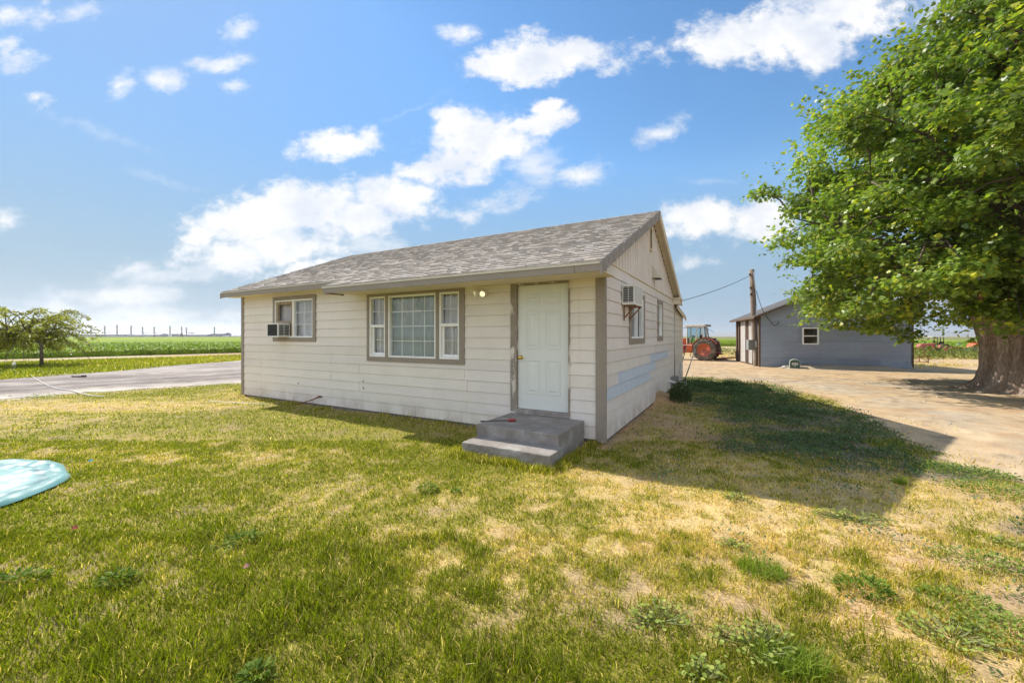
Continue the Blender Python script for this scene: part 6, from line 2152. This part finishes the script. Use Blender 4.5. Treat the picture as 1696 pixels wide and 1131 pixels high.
def weed(kind, px, py, rx, hgt, label, stretch=1.0, rot=0.0, dens=1.0, base=None):
    x, y = (px, py) if base else G(px, py)
    loc = (x, y, float(hz(np.array(x), np.array(y))))
    if kind == 'mallow':
        t = thing('weed', label, 'weed', loc, rot)
    else:
        t = None

    def done(o):
        o.name = 'weed'; o.location = loc; o.rotation_euler = (0, 0, rot)
        tag(o, label, 'weed')
    n = int({'mallow': 130, 'broad': 170, 'tuft': 420, 'bush': 1500, 'creeper': 1000}[kind] * dens)
    a = rng.uniform(0, 2 * np.pi, n); r = np.sqrt(rng.random(n))
    ex, ey = np.cos(a) * r * rx * stretch, np.sin(a) * r * rx
    cap = np.sqrt(np.clip(1 - r ** 2, .02, 1))
    out = np.stack([np.cos(a), np.sin(a), np.zeros(n)], -1)
    if kind == 'mallow':
        z = hgt * (.35 + .65 * rng.random(n)) * (.4 + .6 * cap)
        pos = np.stack([ex, ey, z], -1)
        size = rng.uniform(.010, .023, n)
        nrm = np.array([0, 0, 1.0]) + rng.normal(size=(n, 3)) * .28
        tip = rng.normal(size=(n, 3)) * np.array([1, 1, .15])
        colr = mixv(np.broadcast_to(np.array([.17, .24, .035]), (n, 3)), [.42, .46, .12], rng.random(n))
        leaf_mesh('leaves', pos, tip, nrm, size, colr, M['weed'], t, ROUND, ROUND_F)
        mb = MB()
        for k in range(0, n, 2):
            mb.tube([(ex[k] * .25, ey[k] * .25, 0), (ex[k] * .8, ey[k] * .8, z[k] * .6), (ex[k], ey[k], z[k])], .0022, 4, False)
        mb.build('stems', mat_stem, t, recalc=False)
        return
    if kind == 'broad':
        z = hgt * rng.random(n) * cap
        pos = np.stack([ex * .7, ey * .7, z], -1)
        size = rng.uniform(.02, .048, n)
        tip = out + np.array([0, 0, .45]) + rng.normal(size=(n, 3)) * .4
        nrm = np.array([0, 0, 1.0]) - out * .4 + rng.normal(size=(n, 3)) * .3
        colr = mixv(np.broadcast_to(np.array([.08, .15, .015]), (n, 3)), [.20, .27, .04], rng.random(n))
        done(leaf_mesh('weed', pos, tip, nrm, size, colr, M['weed'], None, LANCE, LANCE_F))
        return
    if kind == 'tuft':
        v, f, c = blades(ex * .6, ey * .6, hgt * rng.uniform(.5, 1, n), rng.uniform(.003, .006, n), rng.uniform(.2, 1.0, n), mixv(np.broadcast_to(np.array([.13, .21, .015]), (n, 3)), [.33, .40, .06], rng.random(n)), True)
        v[:, 2] -= 0
        done(tris_mesh('weed', v, f, M['grass'], None, c))
        return
    if kind == 'bush':
        z = hgt * (rng.random(n) ** .8) * (.25 + .75 * cap)
        pos = np.stack([ex, ey, z], -1)
        tip = out * .6 + np.array([0, 0, 1.0]) + rng.normal(size=(n, 3)) * .3
        nrm = out + rng.normal(size=(n, 3)) * .5
        colr = mixv(np.broadcast_to(np.array([.055, .085, .04]), (n, 3)), [.13, .165, .075], rng.random(n))
        done(leaf_mesh('weed', pos, tip, nrm, rng.uniform(.04, .09, n), colr, M['weed'], None, LANCE * np.array([.6, 1, 1]), LANCE_F))
        return
    z = hgt * rng.random(n) * (.3 + .7 * cap)
    pos = np.stack([ex, ey, z], -1)
    colr = mixv(np.broadcast_to(np.array([.11, .18, .025]), (n, 3)), [.31, .37, .08], rng.random(n))
    done(leaf_mesh('weed', pos, out + np.array([0, 0, .5]) + rng.normal(size=(n, 3)) * .6, np.array([0, 0, 1.0]) + rng.normal(size=(n, 3)) * .5, rng.uniform(.014, .032, n), colr, M['weed'], None, LANCE, LANCE_F))


mat_stem = mat('weed_stem', (.20, .22, .08), .6, .1)
W = [('bush', 1127, 668, .22, .46, 'dark dusty green bush growing in the dirt beside the gable wall', 1, 0, 1),
     ('broad', 708, 812, .10, .09, 'dark leafy weed standing alone in the middle of the lawn', 1.4, 0, 1),
     ('broad', 755, 815, .045, .05, 'little dark weed right of the leafy weed in mid lawn', 1.2, 0, .4),
     ('broad', 402, 890, .11, .08, 'broad leaved weed in the left part of the lawn', 1.7, .2, 1),
     ('mallow', 365, 900, .10, .04, 'flat pale weed patch left of the broad leaved weed', 1.6, .2, .6),
     ('broad', 35, 958, .11, .07, 'dark weed with pale tips at the left edge of the lawn', 1.8, .3, 1),
     ('broad', 192, 962, .09, .08, 'dark leafy weed at the lower left of the lawn', 1.5, .3, .9),
     ('broad', 425, 1112, .07, .06, 'dark clump of weed at the bottom edge of the lawn', 1.3, 0, .8),
     ('mallow', 1217, 826, .12, .08, 'small pale weed at the edge of the house shadow', 1.3, 0, .8),
     ('mallow', 1212, 902, .10, .07, 'pale round leaved weed behind the tall grass tuft', 1.5, -.3, 1),
     ('tuft', 1258, 940, .19, .17, 'tall green grass tuft in the dry part of the lawn', 1.3, -.3, 1.2),
     ('broad', 1428, 972, .14, .11, 'dark green leafy weed lying in the straw coloured grass', 1.5, -.3, 1.6),
     ('mallow', 1415, 858, .18, .09, 'long strip of pale leaved weed at the corner of the house shadow', 2.2, -.25, 2.2),
     ('mallow', 1092, 1022, .16, .10, 'spreading round leaved mallow left of the largest mallow', 1.5, 0, 1.3),
     ('mallow', 1245, 1065, .19, .10, 'largest round leaved mallow near the bottom edge', 1.6, .1, 1.7),
     ('mallow', 1165, 1115, .10, .09, 'mallow with pale leaves in front of the largest mallow, nearest the camera', 1.4, .2, .9),
     ('mallow', 1575, 1045, .20, .10, 'sprawling pale mallow on the dry bare ground at the lower right', 1.5, -.2, 1.6),
     ('creeper', 1672, 1050, .16, .10, 'bushy green weed at the lower right corner', 1.3, 0, .7),
     ('creeper', 1590, 783, .26, .09, 'bright green creeping weed at the tip of the house shadow', 1.7, -.5, 1.5),
     ('creeper', 1668, 822, .24, .12, 'leafy green weed along the edge of the dirt yard', 1.8, -.6, 1.4),
     ('creeper', 1622, 930, .16, .07, 'grey green weed on the bare ground at the right', 1.7, -.3, .7),
     ('mallow', 1668, 900, .13, .09, 'pale green weed on the bare ground below the dirt road', 1.2, 0, .9),
     ('creeper', 1585, 995, .14, .07, 'dull green weed above the sprawling mallow', 1.5, -.2, .6),
     ('tuft', 1492, 800, .08, .15, 'thin upright grass tuft in the corner of the house shadow', 1.2, 0, .35),
     ('tuft', 1310, 1090, .17, .14, 'wide green grass tuft right of the largest mallow', 1.5, 0, 1.4),
     ('creeper', 285, 657.5, .35, .10, 'green weed at the grassy edge of the gravel drive', 1.4, 0, .5)]
for i_, w_ in enumerate(W):
    if w_[0] == 'mallow':
        W[i_] = w_[:3] + (w_[3] * .8, w_[4] * .75) + w_[5:8] + (w_[8] * .62,)
W[-1] = ('creeper', 70, 659.5, .22, .12, 'green weed at the grassy edge of the gravel drive', 1.5, 0, .5)
for w_ in W:
    weed(*w_)
# clumps of green weeds standing in the wild grass near the old machinery
rs = random.Random(77)
n = 26000
cx0 = rng.uniform(18, 46, n); cy0 = rng.uniform(26, 42, n)
k_ = fbm(cx0 * .35, cy0 * .5, 180, 3)
ok = (k_ > .52) & (pline(cx0, cy0, CROP) < .5)
cx0, cy0, k_ = cx0[ok], cy0[ok], k_[ok]; n = len(cx0)
colr = mixv(np.broadcast_to(np.array([.09, .13, .03]), (n, 3)), [.24, .24, .07], rng.random(n))
v, f, c = leaf_quads(cx0, cy0, rng.random(n) * (k_ - .5) * 2.6, rng.uniform(.10, .24, n), colr)
tag(tris_mesh('wild_weeds', v, f, M['weed'], None, c), kind='stuff', label='rough green weeds growing round the old machinery beyond the barn', cat='weeds')
n = 30000
cx0 = rng.uniform(14, 44, n); cy0 = rng.uniform(19, 40, n)
k_ = fbm(cx0 * .5, cy0 * .9, 77)
ok = (rng.random(n) < np.clip((k_ - .36) * 4, 0, 1)) & ((cx0 - 14) > (24 - cy0) * .8)
cx0, cy0 = cx0[ok], cy0[ok]; n = len(cx0)
v, f, c = blades(cx0, cy0, rng.uniform(.05, .2, n), rng.uniform(.02, .04, n), rng.uniform(.2, .9, n), grass_colour(None, n, np.full(n, .95)), False)
tag(tris_mesh('dry_grass', v, f, M['grass'], None, c), kind='stuff', label='dry straw coloured grass in the yard beyond the barn', cat='grass')
# ------------------------------------------------------------------ the air
hb = MB().box((-9400, -9400, -3), (9400, 9400, 125))
hm = bpy.data.materials.new('thin_haze'); hm.use_nodes = True
ht = hm.node_tree; ht.nodes.clear()
ho = NN(ht, 'ShaderNodeOutputMaterial')
hv = NN(ht, 'ShaderNodeVolumePrincipled')
hv.inputs['Color'].default_value = (.93, .96, 1, 1)
hv.inputs['Density'].default_value = .00017
hv.inputs['Anisotropy'].default_value = .35
ht.links.new(hv.outputs[0], ho.inputs['Volume'])
tag(hb.build('haze', hm), kind='stuff')
